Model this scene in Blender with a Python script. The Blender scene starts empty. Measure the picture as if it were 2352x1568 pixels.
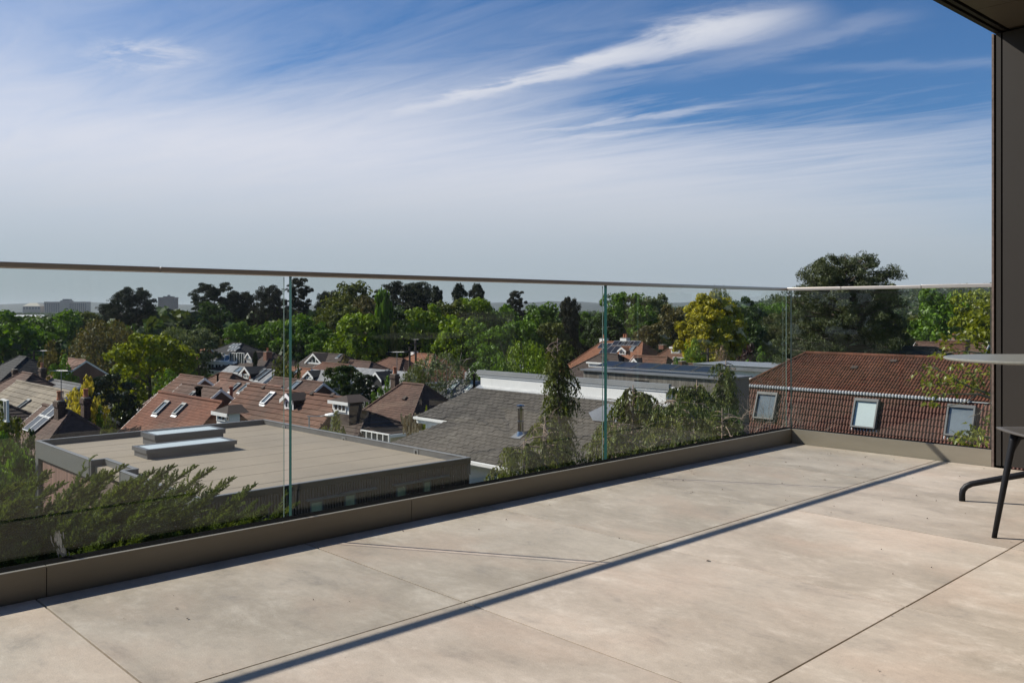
import bpy, math, random
import numpy as np
from mathutils import Vector, Matrix, Euler

SC = bpy.context.scene
COL = SC.collection
PI = math.pi
# ---------------------------------------------------------------- camera, sun, sky, exposure
CAM_H = .945                      # eye height above the terrace floor (floor is z = 0)
F, CX, HY = 2026., 1176., 711.    # focal length, centre and horizon in the pixels the photo was measured in
cam = bpy.data.cameras.new('camera'); camo = bpy.data.objects.new('camera', cam); COL.objects.link(camo)
camo.location = (0, 0, CAM_H); camo.rotation_euler = (PI/2, 0, 0)
cam.sensor_width = 36; cam.lens = 36*F/2352; cam.shift_y = -(784-HY)/2352
cam.clip_start = .05; cam.clip_end = 20000
SC.camera = camo
SC.view_settings.view_transform = 'Standard'; SC.view_settings.look = 'None'
SC.view_settings.gamma = 1; SC.view_settings.use_curve_mapping = False
SC.view_settings.exposure = 0.39
SC.cycles.use_denoising = True
SC.cycles.max_bounces = 8; SC.cycles.diffuse_bounces = 3; SC.cycles.glossy_bounces = 3
SC.cycles.transparent_max_bounces = 24; SC.cycles.volume_bounces = 0
SC.cycles.transmission_bounces = 3

SUN_AZ = math.atan2(-.965, .2626)          # clockwise from +Y
SUN_EL = math.radians(38.9)
sl = bpy.data.lights.new('sun', 'SUN'); sl.energy = 5.0; sl.angle = math.radians(.55); sl.color = (1, .93, .83)
so = bpy.data.objects.new('sun', sl); COL.objects.link(so)
sun_to = Vector((math.sin(SUN_AZ)*math.cos(SUN_EL), math.cos(SUN_AZ)*math.cos(SUN_EL), math.sin(SUN_EL)))
so.rotation_euler = (-sun_to).to_track_quat('-Z', 'Y').to_euler()
so.location = (-20, 5, 30)

class N:
    """small node-graph helper"""
    def __init__(s, tree): s.t = tree; s.n = tree.nodes; s.l = tree.links
    def new(s, typ, **kw):
        n = s.n.new(typ)
        for k, v in kw.items(): setattr(n, k, v)
        return n
    def put(s, sock, v):
        if isinstance(v, bpy.types.NodeSocket): s.l.new(v, sock)
        elif v is not None: sock.default_value = v
    def m(s, op, a, b=None, c=None, clamp=False):
        n = s.new('ShaderNodeMath', operation=op); n.use_clamp = clamp
        s.put(n.inputs[0], a)
        if b is not None: s.put(n.inputs[1], b)
        if c is not None: s.put(n.inputs[2], c)
        return n.outputs[0]
    def ss(s, x, lo, hi, a=0., b=1.):
        n = s.new('ShaderNodeMapRange', interpolation_type='SMOOTHSTEP')
        for i, v in enumerate((x, lo, hi, a, b)): s.put(n.inputs[i], v)
        return n.outputs[0]
    def lin(s, x, lo, hi, a=0., b=1.):
        n = s.new('ShaderNodeMapRange')
        for i, v in enumerate((x, lo, hi, a, b)): s.put(n.inputs[i], v)
        return n.outputs[0]
    def xyz(s, x, y, z):
        n = s.new('ShaderNodeCombineXYZ')
        for i, v in enumerate((x, y, z)): s.put(n.inputs[i], v)
        return n.outputs[0]
    def noise(s, vec, scale=1., detail=4., rough=.5, dist=0.):
        n = s.new('ShaderNodeTexNoise')
        s.put(n.inputs['Vector'], vec); s.put(n.inputs['Scale'], scale); s.put(n.inputs['Detail'], detail)
        s.put(n.inputs['Roughness'], rough); s.put(n.inputs['Distortion'], dist)
        return n.outputs[0]
    def mix(s, f, a, b, mode='MIX'):
        n = s.new('ShaderNodeMix', data_type='RGBA', blend_type=mode)
        s.put(n.inputs[0], f)
        for i, v in ((6, a), (7, b)):
            if isinstance(v, (tuple, list)) and len(v) == 3: v = (*v, 1)
            s.put(n.inputs[i], v)
        return n.outputs[2]

wd = bpy.data.worlds.new('World'); SC.world = wd; wd.use_nodes = True
def build_world():
    g = N(wd.node_tree); g.n.clear()
    sky = g.new('ShaderNodeTexSky', sky_type='NISHITA'); sky.sun_disc = False
    sky.sun_elevation = SUN_EL; sky.sun_rotation = SUN_AZ
    sky.air_density = 1.0; sky.dust_density = .6; sky.ozone_density = 2.2; sky.altitude = 50
    d = g.new('ShaderNodeTexCoord').outputs['Generated']
    sp = g.new('ShaderNodeSeparateXYZ'); g.l.new(d, sp.inputs[0])
    x, y, z = sp.outputs
    zz = g.m('MAXIMUM', z, .035)
    px, py = g.m('DIVIDE', x, zz), g.m('DIVIDE', y, zz)
    s_ = g.m('ADD', g.m('MULTIPLY', px, -.74), g.m('MULTIPLY', py, .673))
    t_ = g.m('ADD', g.m('MULTIPLY', px, .673), g.m('MULTIPLY', py, .74))
    el = g.m('DIVIDE', z, g.m('SQRT', g.m('ADD', g.m('MULTIPLY', x, x), g.m('MULTIPLY', y, y))))
    # high cirrus in a plane far overhead: s runs along the wind, t across it
    big = g.noise(g.xyz(g.m('MULTIPLY', s_, .28), g.m('MULTIPLY', t_, .85), 3.1), 1., 3, .5)
    fine = g.noise(g.xyz(g.m('MULTIPLY', s_, .9), g.m('MULTIPLY', t_, 3.6), 7.7), 1., 7, .62, .6)
    puff = g.noise(g.xyz(g.m('MULTIPLY', s_, 3.), g.m('MULTIPLY', t_, 4.2), 1.3), 1., 8, .6, .4)
    hi = g.ss(el, .05, .20)                                   # structure fades in the deep air near the horizon
    veil = g.ss(s_, 1.25, 5.2)
    veil = g.m('ADD', g.m('MULTIPLY', veil, 1.05), g.m('MULTIPLY', g.ss(el, .24, .08), .55))
    nz = g.m('ADD', g.m('MULTIPLY', g.m('SUBTRACT', big, .5), .95), g.m('MULTIPLY', g.m('SUBTRACT', fine, .5), .85))
    veil = g.m('ADD', veil, g.m('MULTIPLY', nz, g.m('MULTIPLY', g.m('ADD', hi, .28), g.ss(s_, .6, 2.6, .25, 1.))))
    veil = g.m('MULTIPLY', g.m('MAXIMUM', veil, 0.), g.ss(el, .17, .33, 1., .36))
    tw = g.m('ADD', t_, g.m('MULTIPLY', g.m('SUBTRACT', puff, .5), .34))
    tw = g.m('ADD', tw, g.m('MULTIPLY', g.m('SUBTRACT', fine, .5), .22))
    def streak(t0, slope, wid, s0, s1, s2, s3, amp, tt):
        u = g.m('DIVIDE', g.m('SUBTRACT', tt, g.m('ADD', g.m('MULTIPLY', s_, slope), t0)), wid)
        e = g.m('POWER', 2.718, g.m('MULTIPLY', g.m('MULTIPLY', u, u), -1.))
        r = g.m('MULTIPLY', g.ss(s_, s0, s1), g.ss(s_, s2, s3, 1., 0.))
        return g.m('MULTIPLY', g.m('MULTIPLY', e, r), amp)
    wid = g.ss(s_, 1.2, 2.7, .165, .058)
    st = streak(2.75, .06, wid, 1.12, 1.6, 2.2, 4.0, 1.02, tw)
    st = g.m('MULTIPLY', st, g.lin(puff, .25, .62, .45, 1.15))
    st2 = streak(4.10, -.10, .05, 1.9, 2.5, 2.9, 3.6, .34, tw)
    st3 = streak(4.45, -.12, .05, 2.1, 2.6, 3.0, 3.9, .26, tw)
    st4 = streak(4.75, -.80, .10, .7, 1.0, 1.3, 1.8, .09, tw)
    st5 = streak(3.02, .10, .10, .9, 1.2, 1.6, 2.4, .15, tw)
    pf = g.m('MULTIPLY', g.m('POWER', 2.718, g.m('MULTIPLY', -1., g.m('ADD',
            g.m('POWER', g.m('DIVIDE', g.m('SUBTRACT', s_, 3.42), .22), 2.), g.m('POWER', g.m('DIVIDE', g.m('SUBTRACT', t_, 1.60), .16), 2.)))),
            g.ss(puff, .42, .66, 0., .75))
    dens = veil
    for q in (st, st2, st3, st4, st5, pf): dens = g.m('ADD', dens, q)
    dens = g.m('MULTIPLY', g.m('SUBTRACT', 1., g.m('POWER', 2.718, g.m('MULTIPLY', g.m('MAXIMUM', dens, 0.), -1.45))), 1.0)
    dens = g.m('MAXIMUM', dens, 0.)
    ccol = g.mix(g.ss(el, .02, .20), (4.7, 5.35, 5.9), (8.5, 8.6, 9.3))
    ccol = g.mix(g.m('MULTIPLY', g.m('ADD', st, pf), .6, clamp=True), ccol, (9.0, 9.1, 9.5))
    blue = g.mix(1., sky.outputs[0], (.48, .78, 1.10), 'MULTIPLY')
    col = g.mix(dens, blue, ccol)
    bg = g.new('ShaderNodeBackground'); g.l.new(col, bg.inputs[0]); bg.inputs[1].default_value = .068
    out = g.new('ShaderNodeOutputWorld'); g.l.new(bg.outputs[0], out.inputs[0])
build_world()

# ---------------------------------------------------------------- frame of the terrace
U = Vector((.7244, .6894, 0)); V = Vector((.6894, -.7244, 0)); Z = Vector((0, 0, 1))
C0 = Vector((1.984, 6.26, 0))
def W(u, v, z=0.): return C0 + U*u + V*v + Z*z
def at(x, y, d): return Vector(((x-CX)/F*d, d, CAM_H + (HY-y)/F*d))
def onh(x, y, h): return at(x, y, (CAM_H-h)*F/(y-HY))
def lerp(a, b, t): return a + (b-a)*t
def sst(a, b, x):
    t = min(1, max(0, (x-a)/(b-a))); return t*t*(3-2*t)
_GY = [(-400, -6.4), (22, -6.4), (40, -8.4), (60, -9.3), (90, -10.3), (120, -11), (420, -11.5), (1000, -13), (9000, -16)]
def ground_z(x, y):
    z = _GY[-1][1]
    for (a, za), (b, zb) in zip(_GY, _GY[1:]):
        if y <= b:
            z = lerp(za, zb, sst(a, b, y)); break
    a = x/max(y, 1)
    if y > 380:
        top = lerp(-13, 22, sst(.02, .62, a)) if a > 0 else -13
        if a > .62: top = 22
        z += (top - z)*sst(420, 980, y)*(1-sst(1500, 2600, y))
    return z

# ---------------------------------------------------------------- objects and meshes
def tag(o, label=None, cat=None, group=None, kind=None):
    for k, v in (('label', label), ('category', cat), ('group', group), ('kind', kind)):
        if v: o[k] = v
    return o
def empty(name, loc, rz=0., label=None, cat=None, group=None):
    o = bpy.data.objects.new(name, None); COL.objects.link(o); o.empty_display_size = .2
    o.location = loc; o.rotation_euler = (0, 0, rz)
    return tag(o, label, cat, group)
def link(name, me, parent=None, loc=None):
    o = bpy.data.objects.new(name, me); COL.objects.link(o)
    if parent is not None: o.parent = parent
    if loc is not None: o.location = loc
    return o
class MB:
    """collects faces, then links them as one mesh object"""
    def __init__(s): s.v = []; s.f = []; s.mi = []
    def add(s, vs, fs, mi=0):
        b = len(s.v); s.v += [tuple(p) for p in vs]
        for f in fs: s.f.append(tuple(b+i for i in f)); s.mi.append(mi)
        return s
    def obox(s, c, ax, ay, az, mi=0):
        c, ax, ay, az = Vector(c), Vector(ax), Vector(ay), Vector(az)
        p = [c + ax*i + ay*j + az*k for k in (-1, 1) for j in (-1, 1) for i in (-1, 1)]
        fs = [(0, 2, 3, 1), (4, 5, 7, 6), (0, 1, 5, 4), (2, 6, 7, 3), (0, 4, 6, 2), (1, 3, 7, 5)]
        if ax.cross(ay).dot(az) < 0: fs = [f[::-1] for f in fs]
        return s.add(p, fs, mi)
    def box(s, x0, x1, y0, y1, z0, z1, mi=0):
        return s.obox(((x0+x1)/2, (y0+y1)/2, (z0+z1)/2), ((x1-x0)/2, 0, 0), (0, (y1-y0)/2, 0), (0, 0, (z1-z0)/2), mi)
    def wbox(s, u0, u1, v0, v1, z0, z1, mi=0):       # box in terrace coordinates
        return s.obox(W((u0+u1)/2, (v0+v1)/2, (z0+z1)/2), U*((u1-u0)/2), V*((v1-v0)/2), Z*((z1-z0)/2), mi)
    def prism(s, poly, d, mi=0):                     # flat polygon (3D points) pushed along d
        n = len(poly); d = Vector(d); p = [Vector(q) for q in poly]
        nrm = (p[1]-p[0]).cross(p[2]-p[0])
        if nrm.dot(d) > 0: p = p[::-1]
        vs = p + [q+d for q in p]
        fs = [tuple(range(n)), tuple(range(2*n-1, n-1, -1))] + [(i, i+n, (i+1) % n+n, (i+1) % n) for i in range(n)]
        return s.add(vs, fs, mi)
    def tube(s, pts, rad, sides=8, mi=0, cap=True):
        pts = [Vector(p) for p in pts]; n = len(pts)
        if not isinstance(rad, (list, tuple)): rad = [rad]*n
        b = len(s.v); ref = None
        for i, p in enumerate(pts):
            t = (pts[min(i+1, n-1)] - pts[max(i-1, 0)])
            if t.length < 1e-9: t = Vector((0, 0, 1))
            t.normalize()
            if ref is None: ref = Vector((1, 0, 0)) if abs(t.x) < .8 else Vector((0, 1, 0))
            a = (ref - t*ref.dot(t)).normalized(); ref = a; c = t.cross(a)
            for k in range(sides):
                w = 2*PI*k/sides; s.v.append(tuple(p + (a*math.cos(w) + c*math.sin(w))*rad[i]))
        for i in range(n-1):
            for k in range(sides):
                k2 = (k+1) % sides
                s.f.append((b+i*sides+k, b+i*sides+k2, b+(i+1)*sides+k2, b+(i+1)*sides+k)); s.mi.append(mi)
        if cap:
            s.f.append(tuple(b+k for k in range(sides))[::-1]); s.mi.append(mi)
            s.f.append(tuple(b+(n-1)*sides+k for k in range(sides))); s.mi.append(mi)
        return s
    def lathe(s, c, prof, sides=16, mi=0):           # prof: (radius, z) from the bottom to the top
        c = Vector(c); b = len(s.v)
        for r, z in prof:
            for k in range(sides):
                w = 2*PI*k/sides; s.v.append((c.x+r*math.cos(w), c.y+r*math.sin(w), c.z+z))
        for i in range(len(prof)-1):
            for k in range(sides):
                k2 = (k+1) % sides
                s.f.append((b+i*sides+k, b+i*sides+k2, b+(i+1)*sides+k2, b+(i+1)*sides+k)); s.mi.append(mi)
        s.f.append(tuple(b+k for k in range(sides))[::-1]); s.mi.append(mi)
        m = len(prof)-1
        s.f.append(tuple(b+m*sides+k for k in range(sides))); s.mi.append(mi)
        return s
    def mesh(s, name, mats, smooth=False):
        me = bpy.data.meshes.new(name); me.from_pydata(s.v, [], s.f)
        for m in (mats if isinstance(mats, (list, tuple)) else [mats]): me.materials.append(m)
        me.polygons.foreach_set('material_index', s.mi)
        if smooth: me.polygons.foreach_set('use_smooth', [True]*len(s.f))
        me.update(); return me
    def build(s, name, mats, parent=None, smooth=False, bevel=0., origin=None):
        if origin is not None:
            o = Vector(origin); s.v = [tuple(Vector(p)-o) for p in s.v]
        ob = link(name, s.mesh(name, mats, smooth), parent, origin)
        if bevel:
            b = ob.modifiers.new('bevel', 'BEVEL'); b.width = bevel; b.segments = 2; b.limit_method = 'ANGLE'; b.angle_limit = .6
        return ob
def mesh_np(name, v, f, mat):
    """fast mesh from arrays, all faces with the same corner count"""
    me = bpy.data.meshes.new(name); n, k = f.shape
    me.vertices.add(len(v)); me.vertices.foreach_set('co', np.ascontiguousarray(v, np.float32).ravel())
    me.loops.add(n*k); me.loops.foreach_set('vertex_index', np.ascontiguousarray(f, np.int32).ravel())
    me.polygons.add(n); me.polygons.foreach_set('loop_start', np.arange(0, n*k, k, dtype=np.int32))
    me.polygons.foreach_set('loop_total', np.full(n, k, np.int32))
    me.materials.append(mat); me.update(calc_edges=True); me.validate(); return me

# ---------------------------------------------------------------- materials
_M = {}
def mat(name, col, rough=.7, var=.15, scale=2., tint=None, island=0., bump=0., bscale=30., metal=0., spec=.5, patch=None, coords='Object', stretch=None, coat=0.):
    """plain surface with noise in colour and relief; island = random tone per piece; patch = (colour, scale, threshold, amount)"""
    if name in _M: return _M[name]
    m = bpy.data.materials.new(name); m.use_nodes = True; g = N(m.node_tree); b = g.n['Principled BSDF']
    if coords == 'World': vec = g.new('ShaderNodeNewGeometry').outputs['Position']
    else: vec = g.new('ShaderNodeTexCoord').outputs['Object']
    if stretch:
        mp = g.new('ShaderNodeMapping'); mp.inputs['Scale'].default_value = stretch; g.l.new(vec, mp.inputs[0]); vec = mp.outputs[0]
    n1 = g.noise(vec, scale, 5, .6)
    f = g.lin(n1, .3, .7, 1-var, 1+var)
    c = g.mix(1., (*col, 1), g.xyz(f, f, f), 'MULTIPLY')
    if tint: c = g.mix(g.ss(g.noise(vec, scale*.37, 3, .5), .42, .62), c, g.mix(1., (*tint, 1), g.xyz(f, f, f), 'MULTIPLY'))
    if island:
        r = g.m('FRACT', g.m('ADD', g.new('ShaderNodeNewGeometry').outputs['Random Per Island'], g.new('ShaderNodeObjectInfo').outputs['Random']))
        k = g.lin(r, 0, 1, 1-island, 1+island)
        c = g.mix(1., c, g.xyz(k, k, k), 'MULTIPLY')
    if patch:
        pc, ps, pt, pa = patch
        c = g.mix(g.m('MULTIPLY', g.ss(g.noise(vec, ps, 6, .65), pt, pt+.12), pa), c, (*pc, 1))
    g.l.new(c, b.inputs['Base Color'])
    b.inputs['Roughness'].default_value = rough; b.inputs['Metallic'].default_value = metal
    b.inputs['Specular IOR Level'].default_value = spec; b.inputs['Coat Weight'].default_value = coat
    if bump:
        bp = g.new('ShaderNodeBump'); bp.inputs['Strength'].default_value = min(1, bump); bp.inputs['Distance'].default_value = .01
        g.l.new(g.noise(vec, bscale, 6, .65), bp.inputs['Height']); g.l.new(bp.outputs[0], b.inputs['Normal'])
    _M[name] = m; return m
def leafmat(name, col, col2=None, trans=.35, rough=.55, var=.35):
    if name in _M: return _M[name]
    m = bpy.data.materials.new(name); m.use_nodes = True; g = N(m.node_tree); g.n.clear()
    col2 = col2 or tuple(c*.62 for c in col)
    r = g.new('ShaderNodeNewGeometry').outputs['Random Per Island']
    oi = g.new('ShaderNodeObjectInfo').outputs['Random']
    r2 = g.m('FRACT', g.m('ADD', g.m('MULTIPLY', r, 7.31), oi))
    vec = g.new('ShaderNodeTexCoord').outputs['Object']
    n = g.ss(g.noise(vec, 5., 4, .6), .36, .64)
    c = g.mix(g.m('ADD', g.m('MULTIPLY', n, .65), g.m('MULTIPLY', r2, .35)), (*col2, 1), (*col, 1))
    k = g.lin(r2, 0, 1, 1-var, 1+var)
    c = g.mix(1., c, g.xyz(k, k, k), 'MULTIPLY')
    df = g.new('ShaderNodeBsdfDiffuse'); g.l.new(c, df.inputs[0])
    tr = g.new('ShaderNodeBsdfTranslucent'); g.l.new(g.mix(1., c, (1.15, 1.1, .6, 1), 'MULTIPLY'), tr.inputs[0])
    mx = g.new('ShaderNodeMixShader'); mx.inputs[0].default_value = trans; g.l.new(df.outputs[0], mx.inputs[1]); g.l.new(tr.outputs[0], mx.inputs[2])
    gl = g.new('ShaderNodeBsdfGlossy'); gl.inputs['Roughness'].default_value = rough; gl.inputs[0].default_value = (.8, .85, .8, 1)
    m2 = g.new('ShaderNodeMixShader'); m2.inputs[0].default_value = .035; g.l.new(mx.outputs[0], m2.inputs[1]); g.l.new(gl.outputs[0], m2.inputs[2])
    out = g.new('ShaderNodeOutputMaterial'); g.l.new(m2.outputs[0], out.inputs[0])
    _M[name] = m; return m
def glassmat(name, tint=(.85, .872, .845), ior=1.52, gain=1.25):
    """thin clear sheet: the outer face reflects by Fresnel, the rest passes with a slight green tint"""
    m = bpy.data.materials.new(name); m.use_nodes = True; g = N(m.node_tree); g.n.clear()
    fr = g.new('ShaderNodeFresnel'); fr.inputs[0].default_value = ior
    bf = g.new('ShaderNodeNewGeometry').outputs['Backfacing']
    fac = g.m('MULTIPLY', g.m('MULTIPLY', fr.outputs[0], gain, clamp=True), g.m('SUBTRACT', 1., bf))
    tr = g.new('ShaderNodeBsdfTransparent'); tr.inputs[0].default_value = (*[t**.5 for t in tint], 1)
    gl = g.new('ShaderNodeBsdfGlossy'); gl.inputs['Roughness'].default_value = 0.; gl.inputs[0].default_value = (.95, 1, .97, 1)
    # thin film of dust and water marks on the outer faces
    pos = g.new('ShaderNodeNewGeometry').outputs['Position']
    mp = g.new('ShaderNodeMapping'); mp.inputs['Scale'].default_value = (1, 1, .35); g.l.new(pos, mp.inputs[0])
    d1 = g.ss(g.noise(mp.outputs[0], 5., 6, .7), .45, .78); d2 = g.ss(g.noise(pos, 70., 3, .6), .66, .74)
    dust = g.m('MULTIPLY', g.m('ADD', g.m('MULTIPLY', d1, .018), g.m('ADD', g.m('MULTIPLY', d2, .06), .001)), g.m('SUBTRACT', 1., bf))
    df = g.new('ShaderNodeBsdfDiffuse'); df.inputs[0].default_value = (.5, .5, .48, 1)
    md = g.new('ShaderNodeMixShader'); g.l.new(dust, md.inputs[0]); g.l.new(tr.outputs[0], md.inputs[1]); g.l.new(df.outputs[0], md.inputs[2])
    tr = md
    mx = g.new('ShaderNodeMixShader'); g.l.new(fac, mx.inputs[0]); g.l.new(tr.outputs[0], mx.inputs[1]); g.l.new(gl.outputs[0], mx.inputs[2])
    out = g.new('ShaderNodeOutputMaterial'); g.l.new(mx.outputs[0], out.inputs[0])
    return m
BRONZE = mat('bronze_powder_coat', (.245, .218, .17), .45, .07, 3., bump=.05, bscale=200., metal=.15, stretch=(1, 1, 6))
BRONZE_RAIL = mat('bronze_handrail', (.56, .51, .46), .34, .06, 5., metal=.75)
DARKMETAL = mat('dark_bronze_panel', (.032, .028, .024), .5, .06, 1.5, bump=.04, bscale=300., spec=.3)
GASKET = mat('black_rubber', (.005, .005, .005), .95, .1, spec=.02)
GLASS = glassmat('balustrade_glass')
GLASS_EDGE = mat('glass_edge', (.012, .062, .058), .15, .1, 4.)
GLASS_EDGE2 = mat('glass_edge_pale', (.20, .27, .26), .15, .1, 4.)
PANE = mat('window_glass', (.035, .045, .05), .04, .2, 1., spec=.9)
PANE_SKY = mat('roof_window_glass', (.16, .19, .21), .05, .15, 1., spec=1.)  # base colour lightened to stand for the reflected sky
BLIND = mat('roof_window_blind', (.50, .58, .58), .12, .05, 1., spec=.8)
WHITE = mat('white_paint', (.80, .80, .79), .55, .05, 1.5, patch=((.5, .5, .47), 1.1, .62, .2))
CREAM = mat('cream_render', (.66, .60, .47), .8, .08, .8, patch=((.42, .38, .30), .7, .55, .35))
GREYFRAME = mat('grey_frame', (.12, .125, .13), .45, .08)
LEAD = mat('lead_sheet', (.17, .18, .20), .5, .18, 1.5)
FLASH = mat('aluminium_flashing', (.42, .43, .45), .4, .1, 2., metal=.5)
BRICK_M = mat('red_brick', (.17, .075, .05), .85, .25, 3., island=.25)
MORTAR = mat('mortar', (.25, .22, .19), .9, .15)
BRICK_D = mat('dark_brick', (.085, .055, .042), .85, .25, 3., island=.25)
POT = mat('terracotta', (.42, .16, .08), .8, .15, 4.)
BARK = mat('bark', (.085, .065, .05), .9, .3, 8., bump=.4, bscale=20.)
PALEBARK = mat('pale_bark', (.40, .36, .30), .85, .3, 6.)
BARETWIG = mat('bare_twig', (.30, .23, .19), .85, .25, 6.)
def roofmat(name, col, var=.16, tint=None, island=.16, patch=None, rough=.85, scale=.6):
    return mat(name, col, rough, var, scale, tint, island, .25, 14., spec=.3, patch=patch)
R_BROWN = roofmat('brown_tile', (.115, .066, .050), tint=(.090, .056, .045), patch=((.15, .13, .10), 1.3, .62, .5))
R_RED = roofmat('brick_red_tile', (.165, .066, .040), tint=(.13, .058, .040), patch=((.11, .08, .06), .9, .6, .5))
R_PINK = roofmat('weathered_pink_tile', (.185, .10, .074), tint=(.15, .09, .07), island=.24)
R_DARK = roofmat('dark_brown_tile', (.062, .046, .040), tint=(.075, .052, .042))
R_BLACK = roofmat('charcoal_slate', (.036, .036, .038))
R_BUFF = roofmat('buff_concrete_tile', (.235, .20, .155), tint=(.20, .17, .135), patch=((.15, .13, .1), 1.1, .6, .4))
R_GREY = roofmat('grey_slate', (.135, .135, .14), tint=(.165, .165, .17), island=.2)
R_PALE = roofmat('pale_grey_slate', (.25, .255, .27), tint=(.22, .225, .24), island=.14)
R_MID = roofmat('mid_brown_tile', (.130, .064, .043), tint=(.11, .060, .043), patch=((.08, .06, .05), .8, .6, .5))
R_ORANGE = roofmat('orange_clay_tile', (.225, .10, .058), tint=(.185, .088, .055), island=.12)
R_PAN = roofmat('red_pantile', (.125, .046, .026), tint=(.092, .040, .026), island=.28, patch=((.24, .10, .04), 1.0, .62, .55))
R_PANLOW = roofmat('red_pantile_steep', (.104, .038, .025), island=.22, patch=((.07, .035, .028), 1.2, .6, .5), rough=.6)
R_SLATEBIG = roofmat('weathered_slate', (.086, .077, .068), var=.2, tint=(.072, .065, .059), island=.15, patch=((.20, .185, .16), .9, .6, .5))
SOLAR = mat('solar_cell', (.012, .014, .022), .3, .1, 3., spec=.35)
TIMBER = mat('grey_timber', (.16, .145, .13), .85, .2, 2., island=.28, bump=.2, bscale=20., stretch=(1, 1, .15))
CLAD = mat('brown_ribbed_cladding', (.125, .088, .070), .75, .12, 2., island=.12)
CEDAR = mat('cedar_board', (.22, .125, .10), .75, .15, 2., island=.18, stretch=(1, 1, .15))
# ---------------------------------------------------------------- setting: ground
GRASS = mat('lawn_and_garden', (.050, .075, .022), .95, .35, .05, tint=(.07, .062, .035), bump=.3, bscale=3.)
def build_ground():
    ys = [-9000, -3000, -1000, -500, -300, -120, -60, -30, -10, 0, 10, 16, 22, 28, 34, 40, 48, 56, 64, 74, 84, 95, 108, 122, 140, 165, 200, 250, 310, 380, 440, 500, 560, 620, 690, 760, 830, 900, 960, 1020, 1150, 1300, 1500, 1800, 2200, 2800, 3600, 5000, 7000, 10000]
    na = 60
    vs = []; fs = []
    for y in ys:
        w = max(260, abs(y)*1.5)
        for i in range(na+1):
            x = (i/na*2-1)*w; vs.append((x, y, ground_z(x, y)))
    for j in range(len(ys)-1):
        for i in range(na):
            a = j*(na+1)+i; fs.append((a, a+1, a+na+2, a+na+1))
    tag(MB().add(vs, fs).build('ground', GRASS), kind='structure')
build_ground()
HILLS = mat('far_hills', (.032, .045, .030), .95, .4, .006)
def build_hills():
    """the range of low hills about five kilometres off"""
    for nm, D, tops, seed in (('hills', 4600., [(-1.3, 696), (-.58, 699), (-.5, 694), (-.42, 698), (-.3, 700), (-.1, 700), (0, 694), (.05, 692), (.12, 697), (.3, 692), (.7, 690), (1.3, 690)], 3),):
        rng = random.Random(seed); n = 180; vs = []; fs = []
        for i in range(n+1):
            a = -1.3+2.6*i/n
            for (a0, t0), (a1, t1) in zip(tops, tops[1:]):
                if a0 <= a <= a1: y = lerp(t0, t1, sst(a0, a1, a)); break
            h = CAM_H+(HY-y)/F*D + rng.uniform(-2.5, 2.5)
            for dd, hh in ((-900, -16), (-450, lerp(-16, h, .55)), (0, h), (600, h-14), (1500, -18)):
                vs.append((a*D, D+dd, hh))
        for i in range(n):
            for k in range(4):
                b = i*5+k; fs.append((b, b+5, b+6, b+1))
        tag(MB().add(vs, fs).build(nm, HILLS, smooth=True), kind='structure')
build_hills()

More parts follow.
